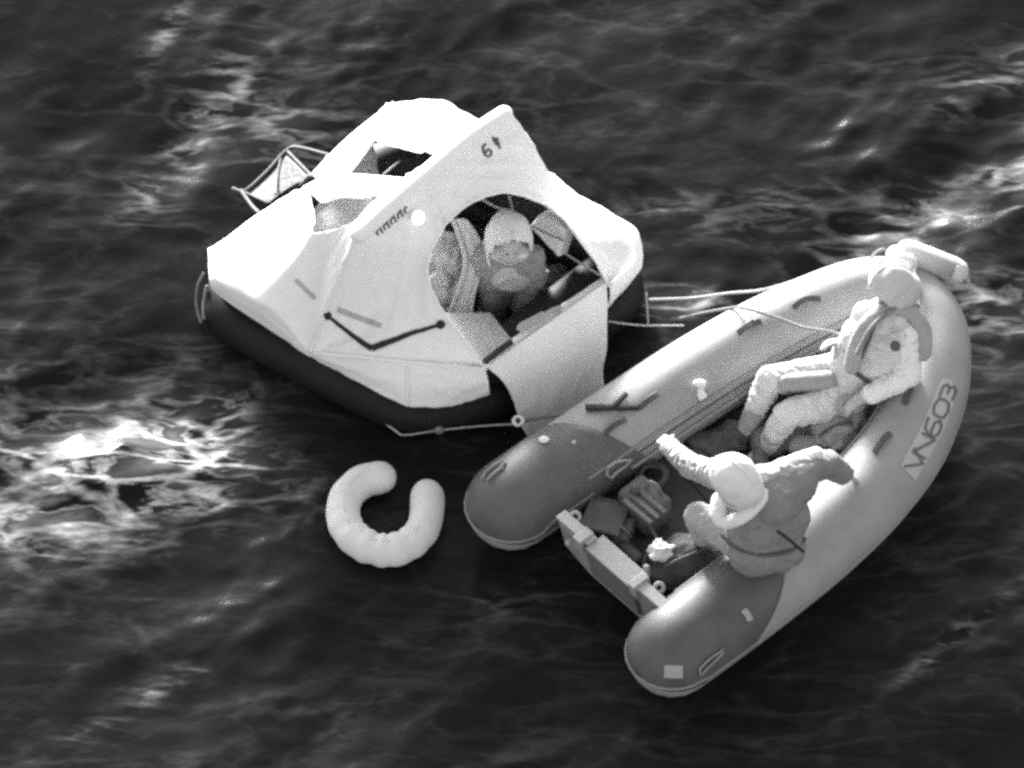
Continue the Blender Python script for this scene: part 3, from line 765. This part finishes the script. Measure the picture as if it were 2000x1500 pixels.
# ------------------------------------------------------------------ ropes between raft and boat
def rope_thing(name, pts, r, m, label, cat='rope', n=10):
    o = obj(name, rope(pts, r, n, 8), M[m]); return tag(o, label, cat)
rope_thing('painter_line', [P(1270,585,.25), P(1350,582,.20), P(1420,573,.30), P(1490,566,.40), P(1560,546,.45), P(1640,522,.50)], .0075, 'rope', 'pale painter line running from the raft along the outer port side of the boat')
rope_thing('hand_line', [P(1330,622,.15), P(1380,610,.25), P(1425,602,.50), P(1442,601,.60), P(1468,606,.62), P(1520,622,.62), P(1570,640,.64), P(1620,648,.68), P(1642,655,.70)], .009, 'greyrope', 'grey line held by the crewman in the bow crossing the port tube')
rope_thing('tow_strap', [P(1008,824,.18), P(1060,815,.25), P(1110,806,.40), P(1150,800,.55)], .011, 'greyrope', 'short dark towing line from raft ramp to port tube of boat')
shk = tag(obj('rope_shackle', join(*[sweep([P(1012+7*math.cos(a*.7)*(1+.2*b_), 822+9*math.sin(a*.7), .2+.02*b_) for a in range(10)], .010, 6) for b_ in range(3)]), M['white']), 'white knot of rope at the foot of the raft ramp', 'rope knot')

# ------------------------------------------------------------------ people
def cap(a, ra, b_, rb, n=16): return sweep([Vector(a), Vector(a).lerp(Vector(b_), .5), Vector(b_)], [ra, (ra+rb)/2, rb], n)
def hand(wrist, d, up, side, k=1.0, curl=.6):
    """palm, four unequal bent fingers and a thumb; d = pointing, up = back of hand, side = thumb side"""
    d = d.normalized(); up = (up-d*up.dot(d)).normalized(); sd = d.cross(up).normalized()
    if sd.dot(side) < 0: sd = -sd
    out = [cap(wrist, .028*k, wrist+d*.035*k, .03*k)]
    for off in (-.026, -.009, .009, .026): out.append(cap(wrist+d*.03*k+sd*off*.8*k, .014*k, wrist+d*.09*k+sd*off*k, .0125*k, 10))
    for off, ln in ((.027, .070), (.009, .080), (-.010, .074), (-.028, .058)):
        p0 = wrist+d*.09*k+sd*off*k
        p1 = p0+(d*math.cos(curl*.6)-up*math.sin(curl*.6))*ln*.5*k
        p2 = p1+(d*math.cos(curl*1.6)-up*math.sin(curl*1.6))*ln*.5*k
        out += [cap(p0, .0105*k, p1, .0098*k, 10), cap(p1, .0098*k, p2, .0085*k, 10)]
    q0 = wrist+d*.025*k+sd*.028*k; q1 = q0+(d*.6+sd*.7-up*.3).normalized()*.042*k; q2 = q1+(d*.9+sd*.1-up*.4).normalized()*.03*k
    out += [cap(q0, .014*k, q1, .0115*k, 10), cap(q1, .0115*k, q2, .0095*k, 10)]
    return join(*out)
def headshape(c, face, up):
    f = face.normalized(); u = (up-f*up.dot(f)).normalized(); s = f.cross(u)
    rot = Matrix((s, f, u)).transposed()
    parts = [ellipsoid(c+u*.015-f*.005, .078, .098, .095, rot), ellipsoid(c-u*.055+f*.03, .058, .062, .06, rot), ellipsoid(c-u*.095+f*.055, .03, .025, .022, rot)]
    parts += [cap(c+u*.01+f*.088, .008, c-u*.028+f*.108, .014, 10)]
    parts += [ellipsoid(c+s*.074*q-u*.01-f*.008, .012, .022, .034, rot, 10, 8) for q in (-1, 1)]
    parts += [ellipsoid(c+s*.032*q+u*.028+f*.086, .026, .014, .010, rot, 10, 8) for q in (-1, 1)]
    parts += [ellipsoid(c-u*.058+f*.088, .026, .012, .007, rot, 10, 8), ellipsoid(c-u*.070+f*.085, .024, .012, .008, rot, 10, 8)]
    return join(*parts), (f, u, s, rot)
def hood_mesh(c, f, u, rot, k=1.0, open_=.74, lumps=.05, seed=0, flare=.9):
    V, F = ellipsoid(c-f*.012+u*.012, .102*k, .122*k, .128*k, rot, 32, 24, lumps, seed)
    V2 = []
    for p in V:
        d = p-c; h = d.dot(u)/(.128*k)
        if h < -.15:
            t_ = (-.15-h)/.85; lat = d-u*d.dot(u)
            d = lat*(1+flare*t_)+u*(d.dot(u)-.045*t_)+lat.normalized()*.035*t_*flare
        q = c+d
        d = d*(1+.05*(.4-abs(mnoise.noise(q*13+Vector((seed, 0, 0)))))+.04*mnoise.noise(q*7))
        V2.append(c+d)
    V = V2; keepv = []
    for q in F:
        m_ = sum((V[i] for i in q), Vector())/4; d = (m_-c).normalized()
        if d.dot((f-u*.12).normalized()) < open_: keepv.append(q)
    return V, keepv
def seg_d(c, a, b_):
    ab = b_-a; t_ = max(0, min(1, (c-a).dot(ab)/ab.length_squared)); return (c-(a+ab*t_)).length
def folds(me, limbs, amp=.010, per=.055, keep=None, seed=0):
    """cloth bunched across the limbs: rings of creases round each limb's own axis"""
    me.update(); cn = [(v.co.copy(), v.normal.copy()) for v in me.vertices]; out = []
    for c, n in cn:
        if not (keep and keep(c)):
            best = None
            for a, b_, r in limbs:
                ab = b_-a; t_ = max(0, min(1, (c-a).dot(ab)/ab.length_squared)); d = (c-(a+ab*t_)).length-r
                if best is None or d < best[0]: best = (d, t_*ab.length, ab)
            sv = best[1]/per+1.6*mnoise.noise(c*7+Vector((seed, 0, 0)))+.8*mnoise.noise(c*15)
            f = abs((sv % 1)*2-1)                          # sharp valleys, round ridges
            c = c+n*amp*(math.sqrt(f)-.6)*(.45+.9*max(0, mnoise.noise(c*4+Vector((0, seed, 5)))+.35))
        out += [c.x, c.y, c.z]
    me.vertices.foreach_set('co', out); me.update()
def person(label, J, m_suit, m_hood, head_c, face, up, hood_open=.74, hood_k=1.0, bulk=1.0, seed=0, hands=None, feet=True, boots='boot', flare=.9, legs=None):
    o = thing('person', (J['pel'].x, J['pel'].y, J['pel'].z-.12), label, 'person')
    b = bulk; parts = []
    pel, chest, neck = J['pel'], J['chest'], J['neck']
    sx = (J['rs']-J['ls']).normalized()
    parts += [cap(pel-sx*.075, .125*b, pel+sx*.075, .125*b), cap(pel, .145*b, pel.lerp(chest, .5), .14*b), cap(pel.lerp(chest, .45)-sx*.05, .13*b, chest-sx*.075, .125*b), cap(pel.lerp(chest, .45)+sx*.05, .13*b, chest+sx*.075, .125*b)]
    parts += [cap(chest, .12*b, neck, .065), cap(J['ls'], .075*b, neck-sx*.05, .062), cap(J['rs'], .075*b, neck+sx*.05, .062), cap(neck, .06, head_c-up.normalized()*.04, .055)]
    for q in 'lr':
        sh, el, wr = J[q+'s'], J[q+'e'], J[q+'w']
        parts += [cap(chest.lerp(sh, .6), .10*b, sh, .082*b), cap(sh, .080*b, el, .062*b), cap(el, .062*b, el.lerp(wr, .9), .046*b)]
        hp_, kn, an = J[q+'h'], J[q+'k'], J[q+'a']
        parts += [cap(pel.lerp(hp_, .7), .125*b, hp_, .115*b), cap(hp_, .112*b, kn, .078*b), cap(kn, .078*b, kn.lerp(an, .35), .074*b), cap(kn.lerp(an, .35), .074*b, an, .052*b)]
    hd, (f, u, s, rot) = headshape(head_c, face, up); parts.append(hd)
    hpos = []
    for q in 'lr':
        if hands and hands.get(q):
            d, upv, sd = hands[q]; parts.append(hand(J[q+'w'], Vector(d), Vector(upv), Vector(sd), 1.05)); hpos.append(J[q+'w']+Vector(d).normalized()*.09)
    me = fuse(join(*parts), .0085, 3)
    def bare(co): return (co-head_c).length < .135 or any((co-h).length < .105 for h in hpos)
    wrinkle(me, .014, 8, seed, bare, (1, 1, 1.6))
    limbs = [(pel, neck, .14)]
    for q in 'lr': limbs += [(J[q+'s'], J[q+'e'], .07), (J[q+'e'], J[q+'w'], .055), (J[q+'h'], J[q+'k'], .095), (J[q+'k'], J[q+'a'], .065)]
    folds(me, limbs, .016 if legs is None else .010, .062, bare, seed)
    body = link('body', me, [M[m_suit], M['skin'], M['handle'], M[legs or m_suit]], o)
    for p in me.polygons:
        c = p.center
        if legs:
            dl = min(seg_d(c, a, b_) for a, b_, r in limbs[3:5]+limbs[7:9]); dt = min(seg_d(c, a, b_) for a, b_, r in limbs[:3]+limbs[5:7])
            if dl < dt: p.material_index = 3
        if (c-head_c).length < .135 and (c-head_c).dot(u) > -.125 or any((c-h).length < .10 for h in hpos): p.material_index = 1
        for q in (-1, 1):
            if (c-(head_c+s*.032*q+u*.010+f*.085)).length < .016: p.material_index = 2
    if m_hood:
        hv = obj('hood', hood_mesh(head_c, f, u, rot, hood_k, hood_open, .07, seed, flare), M[m_hood], o); mods(hv, 1, .012, 1)
        bt_ = BVHTree.FromPolygons([q.co for q in hv.data.vertices], [tuple(p.vertices) for p in hv.data.polygons])
        arc = []
        for a in range(-60, 161, 12):
            d_ = (f*-math.sin(R(a-70))+u*math.cos(R(a-70)))
            h = bt_.ray_cast(head_c+d_*.5, -d_)
            if h[0]: arc.append(h[0]+d_*.012)
        if len(arc) > 3: obj('hood_seam', sweep(cr(arc, 3), .006, 6), M[m_hood], hv)
    if feet:
        for q in 'lr':
            an = J[q+'a']; fd_ = Vector(J[q+'f']); upb = (J[q+'k']-an).normalized()
            bt = fuse(join(cap(an+upb*.13, .066, an, .062), cap(an, .06, an+fd_*.02-upb*.045, .052), cap(an-upb*.05, .045, an-upb*.055+fd_*.16, .042)), .009, 3)
            link('boot', bt, M[boots], o)
    return o, (f, u, s, rot)

# crewman in the bow, leaning back on the tube and facing the stern
J = dict(pel=P(1655,742,.47), chest=P(1706,670,.80), neck=P(1733,610,.95),
         rs=P(1690,618,.90), re=P(1676,672,.72), rw=P(1655,668,.74),
         ls=P(1768,655,.86), le=P(1764,740,.66), lw=P(1684,776,.62),
         rh=P(1632,728,.47), rk=P(1502,742,.62), ra=P(1462,828,.30), lh=P(1655,778,.46), lk=P(1535,810,.54), la=P(1500,868,.28))
J['rf'] = Vector((-.7, -.6, -.1)).normalized(); J['lf'] = Vector((-.7, -.6, -.1)).normalized()
bowman, fr1 = person('person in a pale suit sitting in the bow and holding a line', J, 'bowsuit', 'hood', P(1738,562,1.10), Vector((-.75,-.5,-.45)), Vector((-.2,.25,.95)), .70, 1.0, 1.0, 1,
     {'r': ((-.8,-.1,.1), (0,.5,.8), (.3,.5,.6)), 'l': ((-.75,-.3,-.45), (-.2,.1,.9), (-.2,.8,.2))}, boots='vest2', flare=.4)
for q, pts in (('l', [(J['ls'], .088), (J['le'].lerp(J['ls'], .08)+Vector((.02, 0, 0)), .078), (J['lw'].lerp(J['le'], .22), .060)]), ('r', [(J['rs'], .080), (J['re'], .070), (J['rw'].lerp(J['re'], .30), .056)])):
    sl = fuse(join(*[cap(pts[k][0], pts[k][1], pts[k+1][0], pts[k+1][1]) for k in (0, 1)]), .009, 3)
    wrinkle(sl, .012, 10, 3); folds(sl, [(pts[0][0], pts[1][0], .07), (pts[1][0], pts[2][0], .06)], .020, .055, None, 6)
    link('sleeve', sl, M['suit'], bowman)
    obj('cuff', sweep([pts[2][0], pts[2][0].lerp(J[q+'w'], .25)], [pts[2][1]*.95, pts[2][1]*.86], 14, cap='flat'), M['strap_shade'], bowman)
obj('zip', sweep(cr([P(1704,640,.99), P(1694,668,.94), P(1680,700,.84), P(1668,728,.72)], 6), .009, 8), M['strap_shade'], bowman)
obj('hip_belt', sweep(cr([P(1640,712,.66), P(1660,722,.70), P(1690,745,.66), P(1705,765,.56)], 6), .014, 8), M['strap_shade'], bowman)
# flotation collar over neck and chest
def collar(pts, r, name, m, parent, fz=.65, w=14):
    v = sweep(cr(pts, 8), r, w, fz=fz); tm = bpy.data.meshes.new(name); tm.from_pydata([tuple(p) for p in v[0]], [], v[1]); tm.update()
    wrinkle(tm, .006, 16, 3); return link(name, tm, m, parent)
collar([P(1662,715,.80), P(1672,672,.90), P(1692,632,.985), P(1728,606,1.03), P(1770,606,1.01), P(1800,640,.92), P(1800,690,.80)], .050, 'flotation_collar', M['vest2'], bowman)
obj('collar_strap', sweep(cr([P(1790,598,.99), P(1745,603,1.055), P(1700,640,1.03), P(1672,690,.94)], 8), .014, 8), M['vest'], bowman)
obj('sleeve_badge', ellipsoid(P(1746,676,.955), .030, .036, .020), M['boot'], bowman)
obj('waist_strap', sweep(cr([P(1640,690,.74), P(1655,682,.80), P(1666,676,.84)], 6), .016, 8), M['boot'], bowman)
thigh = fuse(join(cap(P(1616,744,.565), .062, P(1530,748,.64), .052), ), .010, 3)
link('thigh_pocket', thigh, M['vest2'], bowman)

def canopy_free(me, u, v, off):
    bt = BVHTree.FromPolygons([q.co for q in me.vertices], [tuple(p.vertices) for p in me.polygons])
    o0 = P(u, v, 3.0); d = (P(u, v, 0)-o0).normalized(); h = bt.ray_cast(o0, d)
    return h[0]+(h[1] if h[1].dot(d) < 0 else -h[1])*off if h[0] else P(u, v, .8)
# crewman at the stern, seen from behind
J = dict(pel=P(1492,1058,.68), chest=P(1490,978,1.00), neck=P(1470,940,1.13),
         ls=P(1428,938,1.02), le=P(1345,908,.84), lw=P(1300,866,.72),
         rs=P(1560,915,1.06), re=P(1612,904,.86), rw=P(1648,926,.70),
         lh=P(1448,1058,.66), lk=P(1362,1006,.64), la=P(1392,1080,.26), rh=P(1490,1030,.66), rk=P(1452,950,.64), ra=P(1450,1010,.26))
J['rf'] = Vector((-.6, .7, -.1)).normalized(); J['lf'] = Vector((-.6, .7, -.1)).normalized()
sternman, fr2 = person('person in a white hood and grey vest seen from behind on the starboard tube', J, 'sternsuit', 'whitehood', P(1432,936,1.26), Vector((-.62,.55,-.45)), Vector((-.15,.05,1)), .74, 1.17, 1.04, 5,
     {'l': ((-.25,.75,-.55), (-.5,.3,.7), (.6,.2,.2)), 'r': ((.5,.35,-.7), (.4,.2,.8), (-.4,.6,0))}, flare=.15)
vm = fuse(join(cap(P(1470,1072,.72), .155, P(1520,1066,.70), .150), cap(P(1475,1030,.84), .165, P(1525,1010,.84), .160), cap(P(1462,985,.97), .150, P(1542,942,1.00), .150), ellipsoid(P(1500,968,1.0), .20, .19, .17), cap(P(1520,960,.98), .13, P(1565,916,1.03), .105), cap(P(1565,916,1.03), .10, P(1612,906,.87), .085), cap(P(1612,906,.87), .082, P(1640,922,.75), .07), cap(P(1440,985,1.0), .085, P(1425,1000,.92), .07)), .011, 5)
wrinkle(vm, .016, 8, 9); folds(vm, [(P(1495,1075,.66), P(1495,930,1.12), .16), (P(1565,916,1.03), P(1640,922,.75), .09)], .010, .085, None, 3)
link('life_vest', vm, M['vest'], sternman)
collar([P(1402,975,1.08), P(1400,1003,1.05), P(1414,1018,1.03), P(1445,1008,1.08), P(1474,982,1.12), P(1492,950,1.13), P(1500,928,1.13), P(1540,904,1.12), P(1590,886,1.07)], .046, 'vest_collar', M['whitehood'], sternman, .8)
obj('vest_strap', sweep(cr([P(1516,1036,.99), P(1535,1050,.96), P(1552,1064,.91), P(1565,1075,.84)], 6), .010, 8), M['strap'], sternman)
obj('vest_shadow_line', sweep(cr([canopy_free(vm, u, v, .004) for u, v in ((1408,1045),(1440,1070),(1490,1082),(1540,1074),(1568,1052))], 6), .011, 8), M['strap_shade'], sternman)  # shadow line across the vest back, built as a dark band
obj('hood_rim', sweep(cr([P(1412,972,1.22), P(1430,985,1.20), P(1455,972,1.22), P(1468,945,1.24)], 6), .012, 8), M['vest2'], sternman)

# survivor inside the raft
J = dict(pel=P(990,560,.30), chest=P(990,508,.60), neck=P(993,486,.74),
         rs=P(945,505,.66), re=P(940,545,.46), rw=P(975,530,.55), ls=P(1038,505,.66), le=P(1045,548,.46), lw=P(1018,530,.55),
         rh=P(975,575,.28), rk=P(962,578,.38), ra=P(968,625,.20), lh=P(1008,575,.28), lk=P(1030,580,.36), la=P(1020,625,.20))
J['rf'] = Vector((.3, -.8, 0)).normalized(); J['lf'] = Vector((.3, -.8, 0)).normalized()
surv, fr3 = person('person in a pale hood sitting inside the raft entrance', J, 'vest', 'survivor', P(994,474,.80), Vector((.12,-.75,-.02)), Vector((.05,.1,1)), .44, 1.24, .98, 8,
     {'r': ((.8,-.2,-.1), (0,.2,.9), (0,.5,.5)), 'l': ((-.8,-.3,.1), (0,.2,.9), (0,.5,.5))}, flare=.5, legs='boot')
collar([P(950,505,.66), P(968,492,.74), P(996,500,.72), P(1024,494,.74), P(1042,508,.64)], .032, 'jacket_collar', M['survivor'], surv)
# ------------------------------------------------------------------ loose things inside the raft
pk = thing('supply_bag', P(1070, 470, .7), 'pale square supply bag beside the hooded person under the canopy', 'bag')
V, F = [], []
pb = fuse(bevelled(prism([P(1034,442,.62), P(1058,414,.70), P(1106,448,.70), P(1090,505,.55)], Vector((.06, .10, -.09))), .015), .010, 3)
wrinkle(pb, .008, 12, 4); link('bag_body', pb, M['suit'], pk)
obj('bag_strap', rope([P(1040,440,.66), P(1065,455,.70), P(1100,470,.66)], .007), M['vest'], pk)
pd = thing('paddle', P(1050, 625, .5), 'short white paddle lying just inside the entrance sill', 'paddle')
obj('blade', bevelled(prism([P(1008,645,.56), P(1014,636,.57), P(1058,613,.57), P(1068,617,.56), P(1062,627,.555), P(1020,650,.55)], Vector((.0, .008, .018))), .006), M['lightgrey'], pd)
obj('shaft', sweep([P(1055,619,.57), P(1078,605,.56), P(1092,602,.55)], [.014, .012, .018], 8), M['lightgrey'], pd)
kb = thing('blanket_bundle', P(885, 540, .4), 'grey crumpled bundle at the left side inside the raft', 'bundle')
bb = fuse(join(ellipsoid(P(880,520,.40), .13, .16, .20, lump=.4, seed=5), ellipsoid(P(872,570,.34), .12, .12, .14, lump=.5, seed=6), ellipsoid(P(965,590,.22), .10, .1, .12, lump=.5, seed=8)), .012, 3)
wrinkle(bb, .025, 9, 6); link('bundle_cloth', bb, M['vest2'], kb)
wp = thing('wet_gear', P(1080, 600, .2), 'dark wet gear heaped on the raft floor behind the paddle', 'gear')
wb = fuse(join(ellipsoid(P(1040,600,.22), .15, .10, .08, lump=.6, seed=2), ellipsoid(P(1100,575,.2), .14, .11, .07, lump=.6, seed=3), ellipsoid(P(1080,545,.2), .1, .08, .08, lump=.6, seed=9)), .012, 2)
wrinkle(wb, .03, 10, 8); link('gear_heap', wb, M['boot'], wp)

# ------------------------------------------------------------------ loose things inside the boat
def lump_thing(name, parts, m, label, cat, amp=.012, sc=11, seed=0, vox=.011, it=3, part='fabric'):
    pts = join(*parts); c = sum(pts[0], Vector())/len(pts[0])
    o = thing(name, (c.x, c.y, min(p.z for p in pts[0])), label, cat)
    me = fuse(pts, vox, it); wrinkle(me, amp, sc, seed); link(part, me, m, o); return o
# fuel tank with moulded ribs
ft = thing('fuel_tank', P(1255, 985, .16), 'grey ribbed fuel tank on the boat floor beside the port tube', 'fuel tank')
tx = (P(1300,1000,.2)-P(1235,945,.2)); tx.z = 0; tx.normalize(); rz = math.atan2(tx.y, tx.x)
obj('tank_body', box(P(1258,988,.28), .26, .20, .22, rz, .03), M['bag2'], ft)
for k in (-.055, 0, .055): obj('rib', box(P(1258,988,.395)+Vector((-math.sin(rz), math.cos(rz), 0))*k, .23, .03, .02, rz, .008), M['pad'], ft)
obj('filler_cap', sweep([P(1240,960,.38), P(1240,955,.42)], .03, 12), M['boot'], ft)
obj('handle', sweep(cr([P(1262,952,.39), P(1268,940,.45), P(1284,950,.45), P(1290,962,.39)], 6), .011, 8), M['pad'], ft)
bx_ = thing('battery_box', P(1190, 1020, .16), 'pale flat box on the floor just inside the transom', 'box')
obj('box_body', box(P(1180,1010,.22), .22, .20, .13, rz+.5, .02), M['bag2'], bx_)
obj('box_lid', box(P(1180,1010,.295), .235, .215, .025, rz+.5, .01), M['lightgrey'] if False else M['bag2'], bx_)
obj('box_latch', box(P(1196,1022,.26), .03, .03, .05, rz+.5, .006), M['pad'], bx_)
b2 = thing('tool_box', P(1222, 1045, .16), 'small grey box beside the transom motor pad', 'box')
obj('box_body', box(P(1218,1040,.22), .16, .10, .12, rz+.5+1.57, .015), M['bag2'], b2)
obj('box_handle', sweep(cr([P(1208,1033,.28), P(1214,1029,.31), P(1226,1040,.31), P(1230,1046,.28)], 5), .008, 8), M['pad'], b2)
gb = lump_thing('gear_bag', [ellipsoid(P(1340,1095,.28), .20, .17, .13, lump=.15, seed=1), ellipsoid(P(1310,1120,.25), .12, .11, .10, lump=.2, seed=2)], M['bag'], 'dark grey gear bag on the floor by the starboard tube', 'bag', .012, 9, 3)
obj('carry_strap', rope([P(1300,1105,.38), P(1340,1085,.45), P(1385,1070,.40)], .012), M['boot'], gb)
lump_thing('white_cloth', [ellipsoid(P(1290,1075,.38), .075, .06, .045, lump=.6, seed=4), ellipsoid(P(1302,1082,.36), .05, .05, .04, lump=.6, seed=7)], M['suit'], 'crumpled white cloth on top of the dark gear bag', 'cloth', .016, 22, 5, .008, 2)
hs = tag(obj('fuel_hose', rope([P(1265,1120,.25), P(1258,1095,.30), P(1268,1075,.36), P(1285,1062,.38), P(1270,1030,.3), P(1250,1000,.3)], .010), M['bag2']), 'grey fuel hose curling from the transom to the ribbed tank', 'hose')
gb2 = lump_thing('kit_bag', [ellipsoid(P(1628,842,.36), .13, .12, .11, lump=.35, seed=3), ellipsoid(P(1660,815,.38), .09, .10, .09, lump=.4, seed=8)], M['vest2'], 'light grey kit bag beside the starboard tube amid the boat', 'bag', .02, 12, 7)
obj('carry_strap', rope([P(1600,850,.44), P(1630,830,.50), P(1660,825,.48)], .010), M['bag'], gb2)
gb3 = lump_thing('rolled_tarp', [cap(P(1498,860,.26), .10, P(1580,826,.28), .11)], M['bag2'], 'grey rolled tarpaulin across the floor between the two crew', 'tarpaulin', .018, 12, 9)
obj('tie', sweep([P(1540,842,.28)+Vector((.03*math.cos(a), .1*math.cos(a)*.9, .118*math.sin(a))) for a in [k*.4189 for k in range(15)]], .009, 6, closed=True), M['boot'], gb3)
lump_thing('dry_bag', [ellipsoid(P(1598,905,.28), .12, .10, .10, lump=.2, seed=6)], M['bag'], 'dark dry bag half hidden behind the crewman at the stern', 'bag', .012, 10, 2)
lump_thing('yellowed_pouch', [ellipsoid(P(1484,892,.24), .05, .075, .06, lump=.2, seed=2)], M['bag2'], 'small grey pouch on the floor in front of the hooded crewman', 'pouch', .01, 14, 4)

cl = thing('rope_coil', P(1262, 932, .2), 'small dark coil of rope on the floor beside the port tube', 'rope coil')
for k, (rr, zz) in enumerate(((.085, .22), (.075, .245), (.088, .27), (.07, .29))):
    c0 = P(1268, 925, zz)+Vector((.006*k, -.004*k, 0))
    obj('coil', sweep([c0+Vector((rr*math.cos(a*.3927), rr*math.sin(a*.3927), .006*math.sin(a*1.3))) for a in range(16)], .012, 8, closed=True), M['bag'], cl)
lump_thing('folded_jacket', [ellipsoid(P(1400,868,.22), .16, .09, .07, lump=.5, seed=3), ellipsoid(P(1435,850,.22), .10, .08, .08, lump=.5, seed=5)], M['bag'], 'dark folded jacket on the floor below the bow crewman feet', 'jacket', .02, 11, 12)
lump_thing('stuff_sack', [cap(P(1560,868,.26), .07, P(1606,872,.28), .075)], M['vest2'], 'small light sack lying against the rolled tarpaulin', 'sack', .014, 13, 14)
bt_ = thing('water_bottle', P(1225, 1075, .17), 'pale plastic bottle lying beside the transom', 'bottle')
obj('bottle_body', sweep([P(1222,1068,.20), P(1243,1088,.20)], .035, 12), M['bag2'], bt_)
obj('bottle_cap', sweep([P(1216,1062,.20), P(1220,1066,.20)], .018, 10), M['lightgrey'], bt_)

lump_thing('lap_blanket', [ellipsoid(P(1012,520,.50), .11, .07, .06, lump=.5, seed=4), ellipsoid(P(985,512,.52), .06, .06, .06, lump=.4, seed=9), ellipsoid(P(1020,545,.40), .14, .10, .08, lump=.5, seed=2)], M['vest2'], 'small grey blanket bunched on the lap of the person inside the raft', 'blanket', .022, 13, 17, .01, 2)
